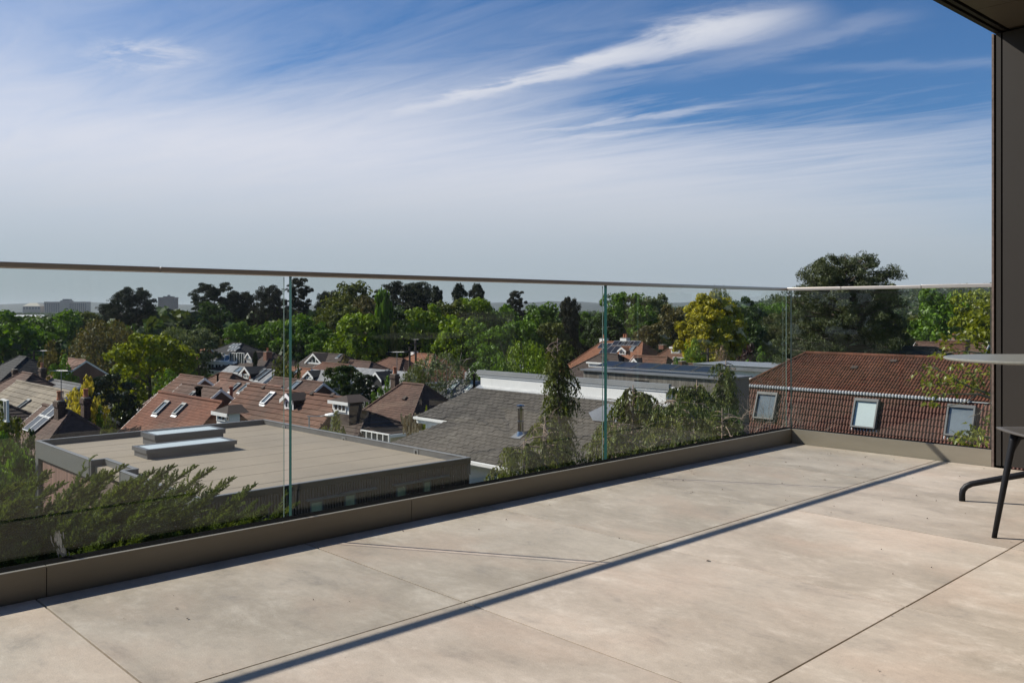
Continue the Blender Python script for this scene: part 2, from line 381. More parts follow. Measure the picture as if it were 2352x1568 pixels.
# ---------------------------------------------------------------- terrace floor
def tile_material():
    m = bpy.data.materials.new('porcelain_tile'); m.use_nodes = True; g = N(m.node_tree); b = g.n['Principled BSDF']
    pos = g.new('ShaderNodeNewGeometry').outputs['Position']
    oi = g.new('ShaderNodeObjectInfo').outputs['Random']
    mp = g.new('ShaderNodeMapping'); mp.inputs['Rotation'].default_value = (0, 0, -math.atan2(V.y, V.x)); g.l.new(pos, mp.inputs[0])
    sh = g.new('ShaderNodeVectorMath', operation='ADD'); g.l.new(mp.outputs[0], sh.inputs[0])
    g.l.new(g.xyz(g.m('MULTIPLY', oi, 37.), g.m('MULTIPLY', oi, 91.), 0.), sh.inputs[1])
    st = g.new('ShaderNodeMapping'); st.inputs['Scale'].default_value = (1., 1.7, 1.); g.l.new(sh.outputs[0], st.inputs[0])
    v = st.outputs[0]
    st.inputs['Scale'].default_value = (1., 1.5, 1.)
    big = g.noise(v, 1.1, 5, .62, .4); mid = g.noise(v, 3.6, 9, .74, .35); fin = g.noise(sh.outputs[0], 38., 8, .72, .2)
    st2 = g.new('ShaderNodeMapping'); st2.inputs['Scale'].default_value = (5., 17., 1.); g.l.new(sh.outputs[0], st2.inputs[0])
    grain = g.noise(st2.outputs[0], 2., 8, .75, .3)
    spk = g.noise(sh.outputs[0], 210., 3, .6)
    c = g.mix(g.lin(big, .34, .66), (.355, .305, .246), (.530, .462, .385))
    c = g.mix(g.m('MULTIPLY', g.ss(mid, .48, .74), .70), c, (.63, .57, .495))
    c = g.mix(g.m('MULTIPLY', g.ss(mid, .48, .26), .75), c, (.255, .225, .190))
    warm = g.noise(v, 1.7, 4, .55)
    c = g.mix(g.m('MULTIPLY', g.ss(warm, .46, .70), .44), c, (.50, .385, .302))
    k = g.m('ADD', g.m('ADD', g.lin(grain, .25, .75, .93, 1.07), g.lin(fin, .3, .7, -.075, .075)), g.lin(spk, .2, .8, -.09, .09))
    c = g.mix(1., c, g.xyz(k, k, k), 'MULTIPLY')
    # small dark scuffs, pits and drip marks
    sc = g.noise(st2.outputs[0], 1.1, 9, .78, .8)
    c = g.mix(g.m('MULTIPLY', g.ss(sc, .63, .74), .40), c, (.17, .15, .13))
    pit = g.noise(sh.outputs[0], 55., 2, .5)
    c = g.mix(g.m('MULTIPLY', g.ss(pit, .70, .76), .35), c, (.20, .17, .145))
    tone = g.lin(oi, 0, 1, .89, 1.08)
    c = g.mix(1., c, g.xyz(tone, tone, tone), 'MULTIPLY')
    g.l.new(c, b.inputs['Base Color'])
    g.l.new(g.lin(mid, .3, .7, .50, .68), b.inputs['Roughness']); b.inputs['Specular IOR Level'].default_value = .4
    bp = g.new('ShaderNodeBump'); bp.inputs['Strength'].default_value = .35; bp.inputs['Distance'].default_value = .002
    g.l.new(g.m('ADD', grain, spk), bp.inputs['Height']); g.l.new(bp.outputs[0], b.inputs['Normal'])
    return m
def build_floor():
    root = tag(MB().wbox(-11.5, .0, .0, 5.4, -.35, -.026).build('terrace_floor', mat('joint_bed', (.055, .045, .04), .95, .2)), kind='structure')
    m = tile_material(); g = .0030
    vj = [.003, .993, 1.997, 3.0, 4.0, 5.0]; uj = [-.004, -.92] + [-.92-.993*k for k in range(1, 12)]
    rng = random.Random(4)
    for a, b in zip(uj[1:], uj):
        for c, d in zip(vj, vj[1:]):
            dz = rng.uniform(-.0006, .0006)
            o = MB().obox((0, 0, -.0125), U*((b-a)/2-g), V*((d-c)/2-g), Z*.0125).build('floor_tile', m, root, bevel=.0006)
            o.location = W((a+b)/2, (c+d)/2, dz)
build_floor()

# ---------------------------------------------------------------- glass balustrades
def build_balustrade():
    # long side, along u
    r = empty('glass_balustrade', W(-4, -.07, 0), 0, 'long frameless clear glass balustrade with a shaded bronze handrail on the left', 'balustrade', 'glass balustrades round the terrace')
    O = r.location
    for a, b in ((-11.5, -4.86), (-4.857, -3.36), (-3.357, 0.)):
        MB().wbox(a, b, -.016, 0, -.02, .100).build('kerb_panel', BRONZE, r, origin=None).location = -O
    MB().wbox(-11.5, .093, -.094, -.017, -.02, .097).build('gasket', GASKET, r).location = -O
    MB().wbox(-11.5, .165, -.165, -.1185, -.05, .06).build('base_channel', DARKMETAL, r).location = -O
    ed = [.101, -1.92, -3.92, -5.92, -7.9, -9.9]
    for b, a in zip(ed, ed[1:]):
        o = MB(); o.wbox(a+.017, b-.017 if b < 0 else b, -.1165, -.095, .045, 1.083)
        o.mi = [0]*6
        # end faces show the glass edge
        for i, f in enumerate(o.f):
            c = sum((Vector(o.v[k]) for k in f), Vector())/4
            n = (c-W((a+b)/2, -.07, .56)).normalized()
            if abs(n.dot(U)) > .9: o.mi[i] = 1 if n.dot(U) < 0 else 2
        o.mi = [0 if q == 2 else q for q in o.mi]
        gp = o.build('glass_pane', [GLASS, GLASS_EDGE], r); gp.location = -O
        e = b-.017 if b < 0 else b
        MB().wbox(e+.0003, e+.0011, -.1015, -.0955, .05, 1.078).build('polished_edge', GLASS_EDGE2, gp)
    for a, b in ((-11.5, -4.448), (-4.445, .131)):
        MB().wbox(a, b, -.122, -.090, 1.0825, 1.103).build('handrail', BRONZE_RAIL, r, bevel=.0025).location = -O
    # white splash dried on the glass
    rng = random.Random(8); mb = MB()
    c = None
    for px, py in ((135, 1228), (140, 1240), (146, 1254)):
        pass
    n = -V
    def onglass(x, y):
        d = Vector(((x-CX)/F, 1, (HY-y)/F)); o = Vector((0, 0, CAM_H)); pl = W(0, -.0935)
        t = (pl-o).dot(V)/d.dot(V); return o+d*t
    for k in range(70):
        x = rng.gauss(138, 7); y = rng.uniform(1222, 1272)
        x += (y-1222)*.16-4
        p = onglass(x, y); l = rng.uniform(.004, .018); w = rng.uniform(.0006, .0022)
        t = (Z*-1+U*.25*rng.uniform(.3, 1.4)).normalized(); s = t.cross(V).normalized()
        mb.add([p-t*l-s*w*.3, p-t*l*.2-s*w, p+t*l-s*w*.4, p+t*l+s*w*.4, p-t*l*.2+s*w, p-t*l+s*w*.3], [(0, 1, 2, 3, 4, 5)])
    for k in range(45):
        x = rng.uniform(900, 1080) if k < 28 else rng.uniform(60, 640)
        y = HY+(3305-x)*.186-rng.uniform(2, 50)
        p = onglass(x, y); q = rng.uniform(.0008, .0022); s = U
        mb.add([p-Z*q, p+s*q, p+Z*q, p-s*q], [(0, 1, 2, 3)])
    o = mb.build('dried_splash', mat('lime_mark', (.6, .6, .58), .8, .2), r); o.location = -O; o['kind'] = 'stuff'
    # short side, along v
    r2 = empty('glass_balustrade', W(.07, .6, 0), 0, 'short frameless glass balustrade with a sunlit handrail between the corner and the dark wall', 'balustrade', 'glass balustrades round the terrace')
    O = r2.location
    MB().wbox(0, .016, .001, 1.309, -.02, .100).build('kerb_panel', BRONZE, r2).location = -O
    MB().wbox(.017, .094, -.016, 1.309, -.02, .097).build('gasket', GASKET, r2).location = -O
    MB().wbox(.1185, .165, -.1, 1.309, -.05, .06).build('base_channel', DARKMETAL, r2).location = -O
    o = MB().wbox(.095, .1165, -.062, 1.272, .045, 1.083)
    for i, f in enumerate(o.f):
        c = sum((Vector(o.v[k]) for k in f), Vector())/4
        if abs((c-W(.07, .62, .56)).normalized().dot(V)) > .9: o.mi[i] = 1
    o.build('glass_pane', [GLASS, GLASS_EDGE2], r2).location = -O
    for a, b, h in ((-.085, .32, .024), (.323, .86, .024), (.863, 1.309, .027)):
        MB().wbox(.090, .122, a, b, 1.0825, 1.079+h).build('handrail', BRONZE_RAIL, r2, bevel=.0025).location = -O
build_balustrade()

# ---------------------------------------------------------------- the house the terrace belongs to
def build_home():
    r = empty('house', W(.2, 3.2, 0), 0, 'dark bronze clad penthouse wall with its soffit overhanging the right end of the terrace', 'house')
    O = r.location
    def P(name, mb, m, bevel=0.):
        o = mb.build(name, m, r, bevel=bevel); o.location = -O; return o
    P('corner_trim', MB().wbox(-.004, .30, 1.312, 1.3235, -.03, 2.60), mat('weathered_edge', (.13, .095, .08), .7, .4, 40.))
    P('shadow_gap', MB().wbox(.02, .30, 1.3245, 1.335, -.03, 2.60), GASKET)
    P('wall_panel', MB().wbox(0, .30, 1.336, 1.362, .012, 2.60), DARKMETAL)
    P('shadow_gap', MB().wbox(.012, .30, 1.363, 1.370, .012, 2.60), GASKET)
    for a, b in ((1.371, 2.60), (2.606, 3.85), (3.856, 5.40)):
        P('wall_panel', MB().wbox(.002, .30, a, b, .012, 2.60), DARKMETAL, .001)
    def e(u): return 1.322 + .0349*u            # edge of the soffit
    us = [.30, -.47, -1.97, -3.47, -4.97, -6.47, -7.97, -9.47]
    SOF = mat('soffit_panel', (.11, .09, .065), .5, .06, 1.2)
    for b, a in zip(us, us[1:]):
        P('soffit_panel', MB().prism([W(b-.003, e(b)+.075, 2.62), W(a+.003, e(a)+.075, 2.62), W(a+.003, 5.4, 2.62), W(b-.003, 5.4, 2.62)], Z*.03), SOF)
    P('fascia', MB().prism([W(.30, e(.3), 2.605), W(-9.47, e(-9.47), 2.605), W(-9.47, e(-9.47)+.028, 2.605), W(.30, e(.3)+.028, 2.605)], Z*.40), DARKMETAL)
    P('drip_edge', MB().prism([W(.30, e(.3)+.040, 2.612), W(-9.47, e(-9.47)+.040, 2.612), W(-9.47, e(-9.47)+.062, 2.612), W(.30, e(.3)+.062, 2.612)], Z*.03), DARKMETAL)
    P('roof_slab', MB().prism([W(.34, e(.34)+.03, 2.655), W(-9.5, e(-9.5)+.03, 2.655), W(-9.5, 9, 2.655), W(.34, 9, 2.655)], Z*.35), GASKET)
    # glazed front behind the camera, seen only in reflections
    P('facade_wall', MB().wbox(-11.5, .3, 5.42, 9, -.3, 2.60), DARKMETAL)
    for k in range(5):
        a = -1.0-2.0*k
        f = MB(); f.wbox(a-1.9, a-1.84, 5.36, 5.41, 0, 2.5); f.wbox(a-.06, a, 5.36, 5.41, 0, 2.5); f.wbox(a-1.84, a-.06, 5.36, 5.41, 2.44, 2.5); f.wbox(a-1.84, a-.06, 5.36, 5.41, 0, .06)
        fo = P('sliding_door', f, GREYFRAME)
        q = MB().wbox(a-1.84, a-.06, 5.375, 5.39, .06, 2.44).build('door_pane', PANE, fo)
    P('lower_storey', MB().wbox(-11.5, .0, .05, 9, -7.2, -.36), DARKMETAL)
build_home()

# ---------------------------------------------------------------- table and chair at the right edge
def build_table():
    c = Vector((2.17, 3.66, 0)); r = empty('oval_table', c, 0, 'thin grey oval table top jutting into the right edge in front of the dark wall', 'table')
    top = mat('speckled_table_top', (.20, .205, .185), .38, .12, 60., spec=.5)
    L = .8; n = 28; out = []
    def ring(rad, z):
        p = [(L+rad*math.cos(w), rad*math.sin(w), z) for w in [(-.5+k/n)*PI for k in range(n+1)]]
        return p + [(rad*math.cos(w), rad*math.sin(w), z) for w in [(.5+k/n)*PI for k in range(n+1)]]
    prof = [(.29, .728), (.332, .731), (.342, .736), (.342, .741), (.338, .744)]; vs = []; fs = []; N_ = 2*n+2
    for q in prof: vs += ring(*q)
    for j in range(len(prof)-1):
        for k in range(N_): fs.append((j*N_+k, j*N_+(k+1) % N_, (j+1)*N_+(k+1) % N_, (j+1)*N_+k))
    fs += [tuple(range(N_))[::-1], tuple(range((len(prof)-1)*N_, len(prof)*N_))]
    MB().add(vs, fs).build('table_top', top, r)
    blk = mat('black_powder_coat', (.009, .010, .013), .45, .1, 30., bump=.1, bscale=300., spec=.25)
    MB().tube([(.52, 0, .02), (.52, 0, .727)], .03, 16).build('pedestal', blk, r, smooth=True)
    MB().lathe((.52, 0, 0), [(.25, 0), (.25, .008), (.22, .014), (.04, .02)], 32).build('base_plate', blk, r)
def build_lounge_chair():
    h = Vector((2.70, 4.18, 0)); r = empty('lounge_chair', h, 0, 'chair showing only a bent black tube leg on the floor by the wall', 'chair')
    blk = mat('black_powder_coat', (.009, .010, .013)); st = mat('dark_seat', (.07, .065, .06), .5, .1, 30.)
    d0 = Vector((2.225, 4.36, 0))-h; R = d0.length; a0 = math.atan2(d0.y, d0.x)
    for k in range(4):
        d = Vector((math.cos(a0+k*PI/2), math.sin(a0+k*PI/2), 0))
        pts = [d*R, d*R+Z*.035, d*(R-.004)+Z*.055, d*(R-.018)+Z*.074, d*(R-.042)+Z*.088, d*(R-.075)+Z*.097, d*.2+Z*.160, Z*.19]
        MB().tube(pts, [.0145]*6+[.016, .017], 12).build('leg', blk, r, smooth=True)
    MB().tube([(0, 0, .18), (.1, -.02, .40)], .025, 12).build('column', blk, r, smooth=True)
    MB().obox((.22, -.06, .42), (.27, 0, 0), (0, .28, 0), (0, 0, .03)).build('seat', st, r, bevel=.025)
    MB().obox((.50, -.06, .66), (.03, 0, .04), (0, .26, 0), (-.04, 0, .24)).build('backrest', st, r, bevel=.025)
def build_chair():
    r = empty('chair', (2.21, 3.44, 0), 0, 'black chair with a thin dark seat and slim tapered leg, tucked under the oval table', 'chair')
    blk = mat('black_powder_coat', (.016, .017, .021), .42)
    seat = mat('dark_seat', (.07, .065, .06), .5, .1, 30.)
    n = 14; m = MB(); gx = []
    for j in range(n+1):
        for i in range(n+1):
            x = (i/n*2-1); y = (j/n*2-1)
            sx, sy = x*math.sqrt(1-.22*y*y), y*math.sqrt(1-.22*x*x)
            gx.append((sx*.238+.03, sy*.235+.05, .452+.022*x*x*(1 if x > 0 else .12)-.012*(1-x*x)*(1-y*y)))
    top = gx; bot = [(a, b, c-.008) for a, b, c in gx]; M = (n+1)*(n+1); fs = []
    for j in range(n):
        for i in range(n):
            a = j*(n+1)+i; fs.append((a, a+1, a+n+2, a+n+1)); fs.append((M+a+n+1, M+a+n+2, M+a+1, M+a))
    ring = [i for i in range(n+1)] + [(j+1)*(n+1)-1 for j in range(1, n+1)] + [n*(n+1)+i for i in range(n-1, -1, -1)] + [j*(n+1) for j in range(n-1, 0, -1)]
    for a, b in zip(ring, ring[1:]+ring[:1]): fs.append((b, a, M+a, M+b))
    m.add(top+bot, fs).build('seat', seat, r, smooth=True)
    for fx, fy, tx, ty in ((-.213, .214, -.135, .205), (.225, .214, .165, .19), (-.235, -.20, -.15, -.14), (.235, -.20, .17, -.14)):
        mb = MB().tube([(fx, fy, 0), (lerp(fx, tx, .5), lerp(fy, ty, .5), .22), (lerp(fx, tx, .93), lerp(fy, ty, .93), .40), (tx, ty, .440)], [.0100, .0125, .0140, .0135], 12)
        mb.tube([(lerp(fx, tx, .8), ty, .34), (lerp(tx, 0, .12), ty, .415), (tx*.6, ty*.97, .428), (0, ty*.95, .430)], [.006, .013, .014, .012], 8)
        mb.build('leg', blk, r, smooth=True)
    for sx in (-1, 1): MB().tube([(sx*.17+.03, -.17, .43), (sx*.18+.03, -.23, .6), (sx*.18+.03, -.27, .78)], .012, 8).build('back_post', blk, r, smooth=True)
    b = MB(); k = 8
    pts = [(.03+.2*math.sin((i/k-.5)*1.5), -.28+.07*(1-math.cos((i/k-.5)*1.5)), .70) for i in range(k+1)]
    for p, q in zip(pts, pts[1:]):
        b.add([p, q, (q[0], q[1]-.012, q[2]), (p[0], p[1]-.012, p[2]), (p[0], p[1]-.02, .82), (q[0], q[1]-.02, .82), (q[0], q[1]-.032, .82), (p[0], p[1]-.032, .82)],
              [(0, 1, 5, 4), (3, 7, 6, 2), (4, 5, 6, 7), (0, 3, 2, 1)])
    b.build('backrest', seat, r)
build_table(); build_lounge_chair(); build_chair()

# leaf scraps blown onto the floor
def build_litter():
    rng = random.Random(12); m = MB()
    for k in range(110):
        if k < 60: u, v = rng.uniform(-2.2, -.05), abs(rng.gauss(.0, .9))+.02
        else: u, v = rng.uniform(-5, -.1), rng.uniform(.05, 3.)
        if v > 3.5: continue
        p = W(u, v, .0022); a = rng.uniform(0, 6.28); q = rng.uniform(.002, .007)*(1.6 if rng.random() < .12 else 1); w = q*rng.uniform(.25, .7)
        d = Vector((math.cos(a), math.sin(a), 0)); e = Vector((-d.y, d.x, 0)); h = Z*rng.uniform(.001, .005)
        m.add([p-d*q, p-e*w+h, p+d*q, p+e*w+h*.5], [(0, 1, 2), (0, 2, 3)])
    tag(m.build('leaf_litter', mat('dry_leaf', (.07, .05, .035), .9, .4, 50.)), kind='stuff')
build_litter()
# ---------------------------------------------------------------- roofs
PROF_FLAT = lambda w: [(0, 0), (w, 0)]
def PROF_ROLL(w, h=.035):
    return [(0, .004), (w*.20, h*.75), (w*.42, h), (w*.64, h*.75), (w*.82, .004), (w, 0)]
def clip_interval(poly, y):
    xs = []
    n = len(poly)
    for i in range(n):
        (x0, y0), (x1, y1) = poly[i], poly[(i+1) % n]
        if (y0-y)*(y1-y) <= 0 and y0 != y1:
            xs.append(x0+(x1-x0)*(y-y0)/(y1-y0))
    return (min(xs), max(xs)) if len(xs) >= 2 else None
class Tiles:
    """lays tiles over a roof plane; frame = (origin, ex, ey up the slope, normal) in the parent's space"""
    def __init__(s, parent, material, tw, gauge, thick=.02, prof=None, seed=1, name='roof_tile', jit=.004, lap=.03, gap=.0025):
        s.gap = gap
        s.p, s.m, s.tw, s.g, s.th, s.prof, s.name, s.jit, s.lap = parent, material, tw, gauge, thick, prof, name, jit, lap
        s.rng = random.Random(seed); s.rec = []
    def plane(s, o, ex, ey, en, poly, stagger=True, course0=0):
        top = max(p[1] for p in poly); row = 0; y = min(p[1] for p in poly)
        while y < top-.04:
            iv = clip_interval(poly, min(y+s.g*.45, top-.01))
            if iv:
                x0, x1 = iv; x = x0 - (s.tw*.5 if stagger and row % 2 else 0)
                x = math.floor(x/s.tw)*s.tw + (s.tw*.5 if stagger and row % 2 else 0)
                while x < x1-.02:
                    a, b = max(x, x0), min(x+s.tw, x1)
                    if b-a > .03: s.rec.append((o, ex, ey, en, a, b, y, min(y+s.g+s.lap, top), row+course0))
                    x += s.tw
            y += s.g; row += 1
        return row
    def shape(s, a, b, y0, y1):
        w = b-a; pr = s.prof(s.tw) if s.prof else PROF_FLAT(s.tw); k = w/s.tw; g = s.gap
        top = [(px*k*(1-2*g/s.tw)+g, y0, ph+s.th) for px, ph in pr] + [(px*k*(1-2*g/s.tw)+g, y1, ph*.9+.003) for px, ph in pr]
        bot = [(px*k*(1-2*g/s.tw)+g, y0, max(0, ph-.012)*(1 if s.prof else 0)) for px, ph in pr]
        n = len(pr)
        fs = [(i, i+1, n+i+1, n+i) for i in range(n-1)] + [(2*n+i, 2*n+i+1, i+1, i) for i in range(n-1)]
        vs = top+bot
        vs += [(g, y1, 0), (w-g, y1, 0)]
        fs += [(2*n, 0, n, 3*n), (n-1, 3*n-1, 3*n+1, 2*n-1)]
        return vs, fs
    def put(s, mb, r):
        o, ex, ey, en, a, b, y0, y1, row = r
        vs, fs = s.shape(a, b, 0, y1-y0); j = s.rng.uniform(-s.jit, s.jit); dz = abs(s.rng.gauss(0, s.jit))
        mb.add([o+ex*(a+x)+ey*(y0+y+j)+en*(z+dz) for x, y, z in vs], fs)
    def joined(s, name='roof_tiles'):
        mb = MB()
        for r in s.rec: s.put(mb, r)
        ob = mb.build(name, s.m, s.p); ob['kind'] = 'stuff'; return ob
    def courses(s):
        rows = {}
        for r in s.rec: rows.setdefault((r[8], tuple(r[0]), tuple(r[3])), []).append(r)
        for k in sorted(rows):
            mb = MB()
            for r in rows[k]: s.put(mb, r)
            mb.build('tile_course', s.m, s.p)
    def singly(s, eye, limit=300, keep=None):
        """the tiles that show largest become parts that share one mesh; the rest are joined"""
        def key(r):
            c = r[0]+r[1]*((r[4]+r[5])/2)+r[2]*r[6]
            return (0 if (keep is None or keep(c)) else 1, (c-eye).length)
        rec = sorted(s.rec, key=key); base = None
        for r in rec[:limit]:
            o, ex, ey, en, a, b, y0, y1, row = r
            if base is None:
                vs, fs = s.shape(0, s.tw, 0, s.g+s.lap); base = MB().add(vs, fs).mesh(s.name, s.m)
            ob = link(s.name, base, s.p)
            j = s.rng.uniform(-s.jit, s.jit); dz = abs(s.rng.gauss(0, s.jit))
            t = o+ex*a+ey*(y0+j)+en*dz
            M = Matrix(((ex.x, ey.x, en.x, t.x), (ex.y, ey.y, en.y, t.y), (ex.z, ey.z, en.z, t.z), (0, 0, 0, 1)))
            ob.matrix_local = M @ Matrix.Diagonal(((b-a)/s.tw, (y1-y0)/(s.g+s.lap), 1, 1))
        if rec[limit:]:
            mb = MB()
            for r in rec[limit:]: s.put(mb, r)
            ob = mb.build(s.name, s.m, s.p); ob['kind'] = 'stuff'
def brick_stack(parent, x, y, z0, z1, w, d, m=None, pots=1, name='chimney', potmat=None, rough=True):
    """chimney: mortar core, laid bricks, oversailing cap course and pots"""
    m = m or BRICK_D
    c = MB().box(x-w/2+.012, x+w/2-.012, y-d/2+.012, y+d/2-.012, z0, z1).build(name, MORTAR if rough else m, parent)
    if rough:
        b = MB(); h = .075; k = 0; z = z0
        while z < z1-.01:
            o = .045 if z > z1-.28 and z < z1-.10 else 0.
            for sgn in (-1, 1):
                n = max(1, round(w/.225)); bw = w/n; off = bw/2 if k % 2 else 0
                for i in range(n+1):
                    a = max(-w/2, -w/2+i*bw-off); e = min(w/2, -w/2+(i+1)*bw-off)
                    if e-a > .03: b.box(x+a+.005-o*(a <= -w/2+1e-6), x+e-.005+o*(e >= w/2-1e-6), y+sgn*(d/2+o)-.02, y+sgn*(d/2+o)+.02, z+.005, min(z+h, z1)-.005)
                n = max(1, round(d/.225)); bw = d/n; off = 0 if k % 2 else bw/2
                for i in range(n+1):
                    a = max(-d/2+.021, -d/2+i*bw-off); e = min(d/2-.021, -d/2+(i+1)*bw-off)
                    if e-a > .03: b.box(x+sgn*(w/2+o)-.02, x+sgn*(w/2+o)+.02, y+a+.005, y+e-.005, z+.005, min(z+h, z1)-.005)
            z += h; k += 1
        q = b.build('brickwork', m, c); q['kind'] = 'stuff'
    MB().box(x-w/2-.02, x+w/2+.02, y-d/2-.02, y+d/2+.02, z1, z1+.05).build('chimney_cap', MORTAR, c)
    for k in range(pots):
        px = x+(k-(pots-1)/2)*.34
        MB().lathe((px, y, z1+.05), [(.13, 0), (.14, .05), (.115, .12), (.105, .33), (.13, .36), (.13, .42), (.09, .42)], 10).build('chimney_pot', potmat or POT, c, smooth=False)
    return c
def slope_window(parent, fr, cx, cy, w, h, frame=GREYFRAME, pane=PANE_SKY, name='roof_window', lift=.09):
    """roof window lying in a slope; cx, cy = centre in the slope's own metres"""
    o, ex, ey, en = fr; t = .07; P = lambda x, y, z: o+ex*x+ey*y+en*z
    m = MB()
    for (x, y, a, b) in ((cx-w/2+t/2, cy, t/2, h/2), (cx+w/2-t/2, cy, t/2, h/2), (cx, cy-h/2+t/2, w/2-t-.001, t/2), (cx, cy+h/2-t, w/2-t-.001, t)):
        m.obox(P(x, y, lift/2+.02), ex*a, ey*b, en*(lift/2+.02))
    m.obox(P(cx, cy-h/2-.07, .035), ex*(w/2+.06), ey*.065, en*.012, 1)       # flashing apron
    f = m.build(name, [frame, FLASH], parent)
    MB().obox(P(cx, cy-t*.5+.001, lift*.55+.02), ex*(w/2-t-.002), ey*(h/2-t*1.5-.003), en*.012).build('pane', pane, f)
    return f
def solar_panel(parent, fr, cx, cy, w, h, frame=FLASH, lift=.10):
    o, ex, ey, en = fr; P = lambda x, y, z: o+ex*x+ey*y+en*z
    f = MB(); t = .03
    for (x, y, a, b) in ((cx-w/2+t/2, cy, t/2, h/2), (cx+w/2-t/2, cy, t/2, h/2), (cx, cy-h/2+t/2, w/2-t-.001, t/2), (cx, cy+h/2-t/2, w/2-t-.001, t/2)):
        f.obox(P(x, y, lift), ex*a, ey*b, en*.022)
    fo = f.build('solar_panel', frame, parent)
    MB().obox(P(cx, cy, lift-.004), ex*(w/2-t-.001), ey*(h/2-t-.001), en*.016).build('cell_sheet', SOLAR, fo)
def wall_window(parent, c, ex, en, w, h, n=2, frame=WHITE, pane=PANE, name='window', t=.05, proud=.03):
    """framed casement in a wall: c = centre on the wall's face, en = outward"""
    P = lambda x, z, d: c+ex*x+Z*z+en*d
    m = MB()
    m.obox(P(0, h/2-t/2, proud/2), ex*(w/2), Z*(t/2), en*(proud/2+.03)); m.obox(P(0, -h/2+t/2, proud/2), ex*(w/2+.03), Z*(t/2), en*(proud/2+.045))
    for k in range(n+1):
        m.obox(P(-w/2+t/2+k*(w-t)/n, 0, proud/2), ex*(t/2), Z*(h/2-t-.001), en*(proud/2+.03))
    f = m.build(name, frame, parent)
    for k in range(n):
        MB().obox(P(-w/2+t/2+(k+.5)*(w-t)/n, 0, .004), ex*((w-t)/n/2-t/2-.002), Z*(h/2-t-.003), en*.01).build('pane', pane, f)
    return f
def dormer(parent, house, x, yf, zb, w, h, kind='gable', wall=WHITE, roof=None, cheek=None, slope=None, n=2, win=True, pitch=.75, winscale=(.72, .72), ov=.18):
    """dormer on the front slope: front face at local y = yf with its foot at zb; runs back into the slope (slope = tan of the pitch)"""
    zt = zb+h; back = yf+h/max(slope, .1)+.05; cheek = cheek or wall
    X = Vector((1, 0, 0)); Y = Vector((0, 1, 0))
    d = MB(); hw = w/2
    d.obox((x, (yf+back)/2, (zb-.6+zt)/2), X*hw, Y*((back-yf)/2), Z*((h+.6)/2), 1)
    d.obox((x, yf-.012, (zb+zt)/2), X*hw, Y*.0115, Z*(h/2), 0)
    if kind in ('gable', 'tri'):
        rz = zt+hw*pitch; bk = yf+(rz-zb)/max(slope, .1)+.08
        d.prism([(x-hw, yf-.012, zt), (x+hw, yf-.012, zt), (x, yf-.012, rz)], (0, bk-yf, 0), 0)
        o = MB(); th = .07
        for s in (-1, 1):
            e = (x+s*(hw+ov), zt-ov*pitch); q = (x, rz)
            a = [(e[0], yf-ov, e[1]), (q[0], yf-ov, q[1]), (q[0], bk, q[1]), (e[0], bk, e[1])]
            o.prism([(p[0], p[1], p[2]+.012) for p in a], (0, 0, th), 0)
        r = o.build('dormer_roof', roof, None)
        f = MB()
        for s in (-1, 1):
            e = (x+s*(hw+ov), zt-ov*pitch); q = (x, rz)
            f.prism([(e[0], yf-ov-.03, e[1]-.13), (q[0], yf-ov-.03, q[1]-.15), (q[0], yf-ov-.03, q[1]+.07), (e[0], yf-ov-.03, e[1]+.07)], (0, .028, 0))
    elif kind == 'hip':
        rz = zt+hw*pitch; bk = yf+(rz-zb)/max(slope, .1)+.08
        o = MB(); e = hw+ov; L = (x-e, yf-ov, zt); Rr = (x+e, yf-ov, zt); a = (x, yf-ov+e*.55, rz); b = (x, bk, rz); lb = (x-e, bk, zt); rb = (x+e, bk, zt)
        o.add([L, Rr, a, b, lb, rb], [(0, 1, 2), (0, 2, 3, 4), (1, 5, 3, 2), (0, 4, 5, 1), (4, 3, 5)])
        r = o.build('dormer_roof', roof, None); f = MB().box(x-e, x+e, yf-ov-.02, yf-ov-.001, zt-.14, zt+.02)
    else:
        o = MB().box(x-hw-.12, x+hw+.12, yf-.2, back+.3, zt+.002, zt+.14)
        r = o.build('dormer_roof', roof, None); f = MB().box(x-hw-.12, x+hw+.12, yf-.225, yf-.201, zt-.06, zt+.14)
    dm = d.build('dormer', [wall, cheek], parent); r.parent = dm
    f.build('bargeboard' if kind in ('gable', 'tri') else 'fascia', WHITE, dm)
    if win:
        ww, wh = w*winscale[0], h*winscale[1]
        if kind == 'tri':
            m = MB(); fr = .06; yy = yf-.05
            m.prism([(x-ww/2, yy, zt+.02), (x+ww/2, yy, zt+.02), (x, yy, zt+ww/2*pitch+.02)], (0, .025, 0), 1)
            for k in range(4):
                px = -ww/2+ww*k/3; hh = (ww/2-abs(px))*pitch
                if hh > .1: m.box(x+px-.05, x+px+.05, yy-.02, yy-.002, zt+.02, zt+hh)
            m.build('window', [WHITE, PANE], dm)
            wall_window_flat(dm, x, yy, zb+h*.5, w*.86, h*.8, 3)
        else:
            wall_window_flat(dm, x, yf-.024, zb+h*.52, ww, wh, n)
    return dm
def wall_window_flat(parent, x, y, z, w, h, n):
    """dormer casement in one piece: frame bars and panes"""
    m = MB(); t = min(.07, w*.08)
    m.box(x-w/2, x+w/2, y-.012, y, z-h/2, z+h/2, 1)
    m.box(x-w/2, x+w/2, y-.05, y-.013, z-h/2, z-h/2+t); m.box(x-w/2, x+w/2, y-.05, y-.013, z+h/2-t, z+h/2)
    for k in range(n+1):
        px = x-w/2+t/2+k*(w-t)/n; m.box(px-t/2, px+t/2, y-.05, y-.013, z-h/2+t+.001, z+h/2-t-.001)
    return m.build('window', [WHITE, PANE], parent)

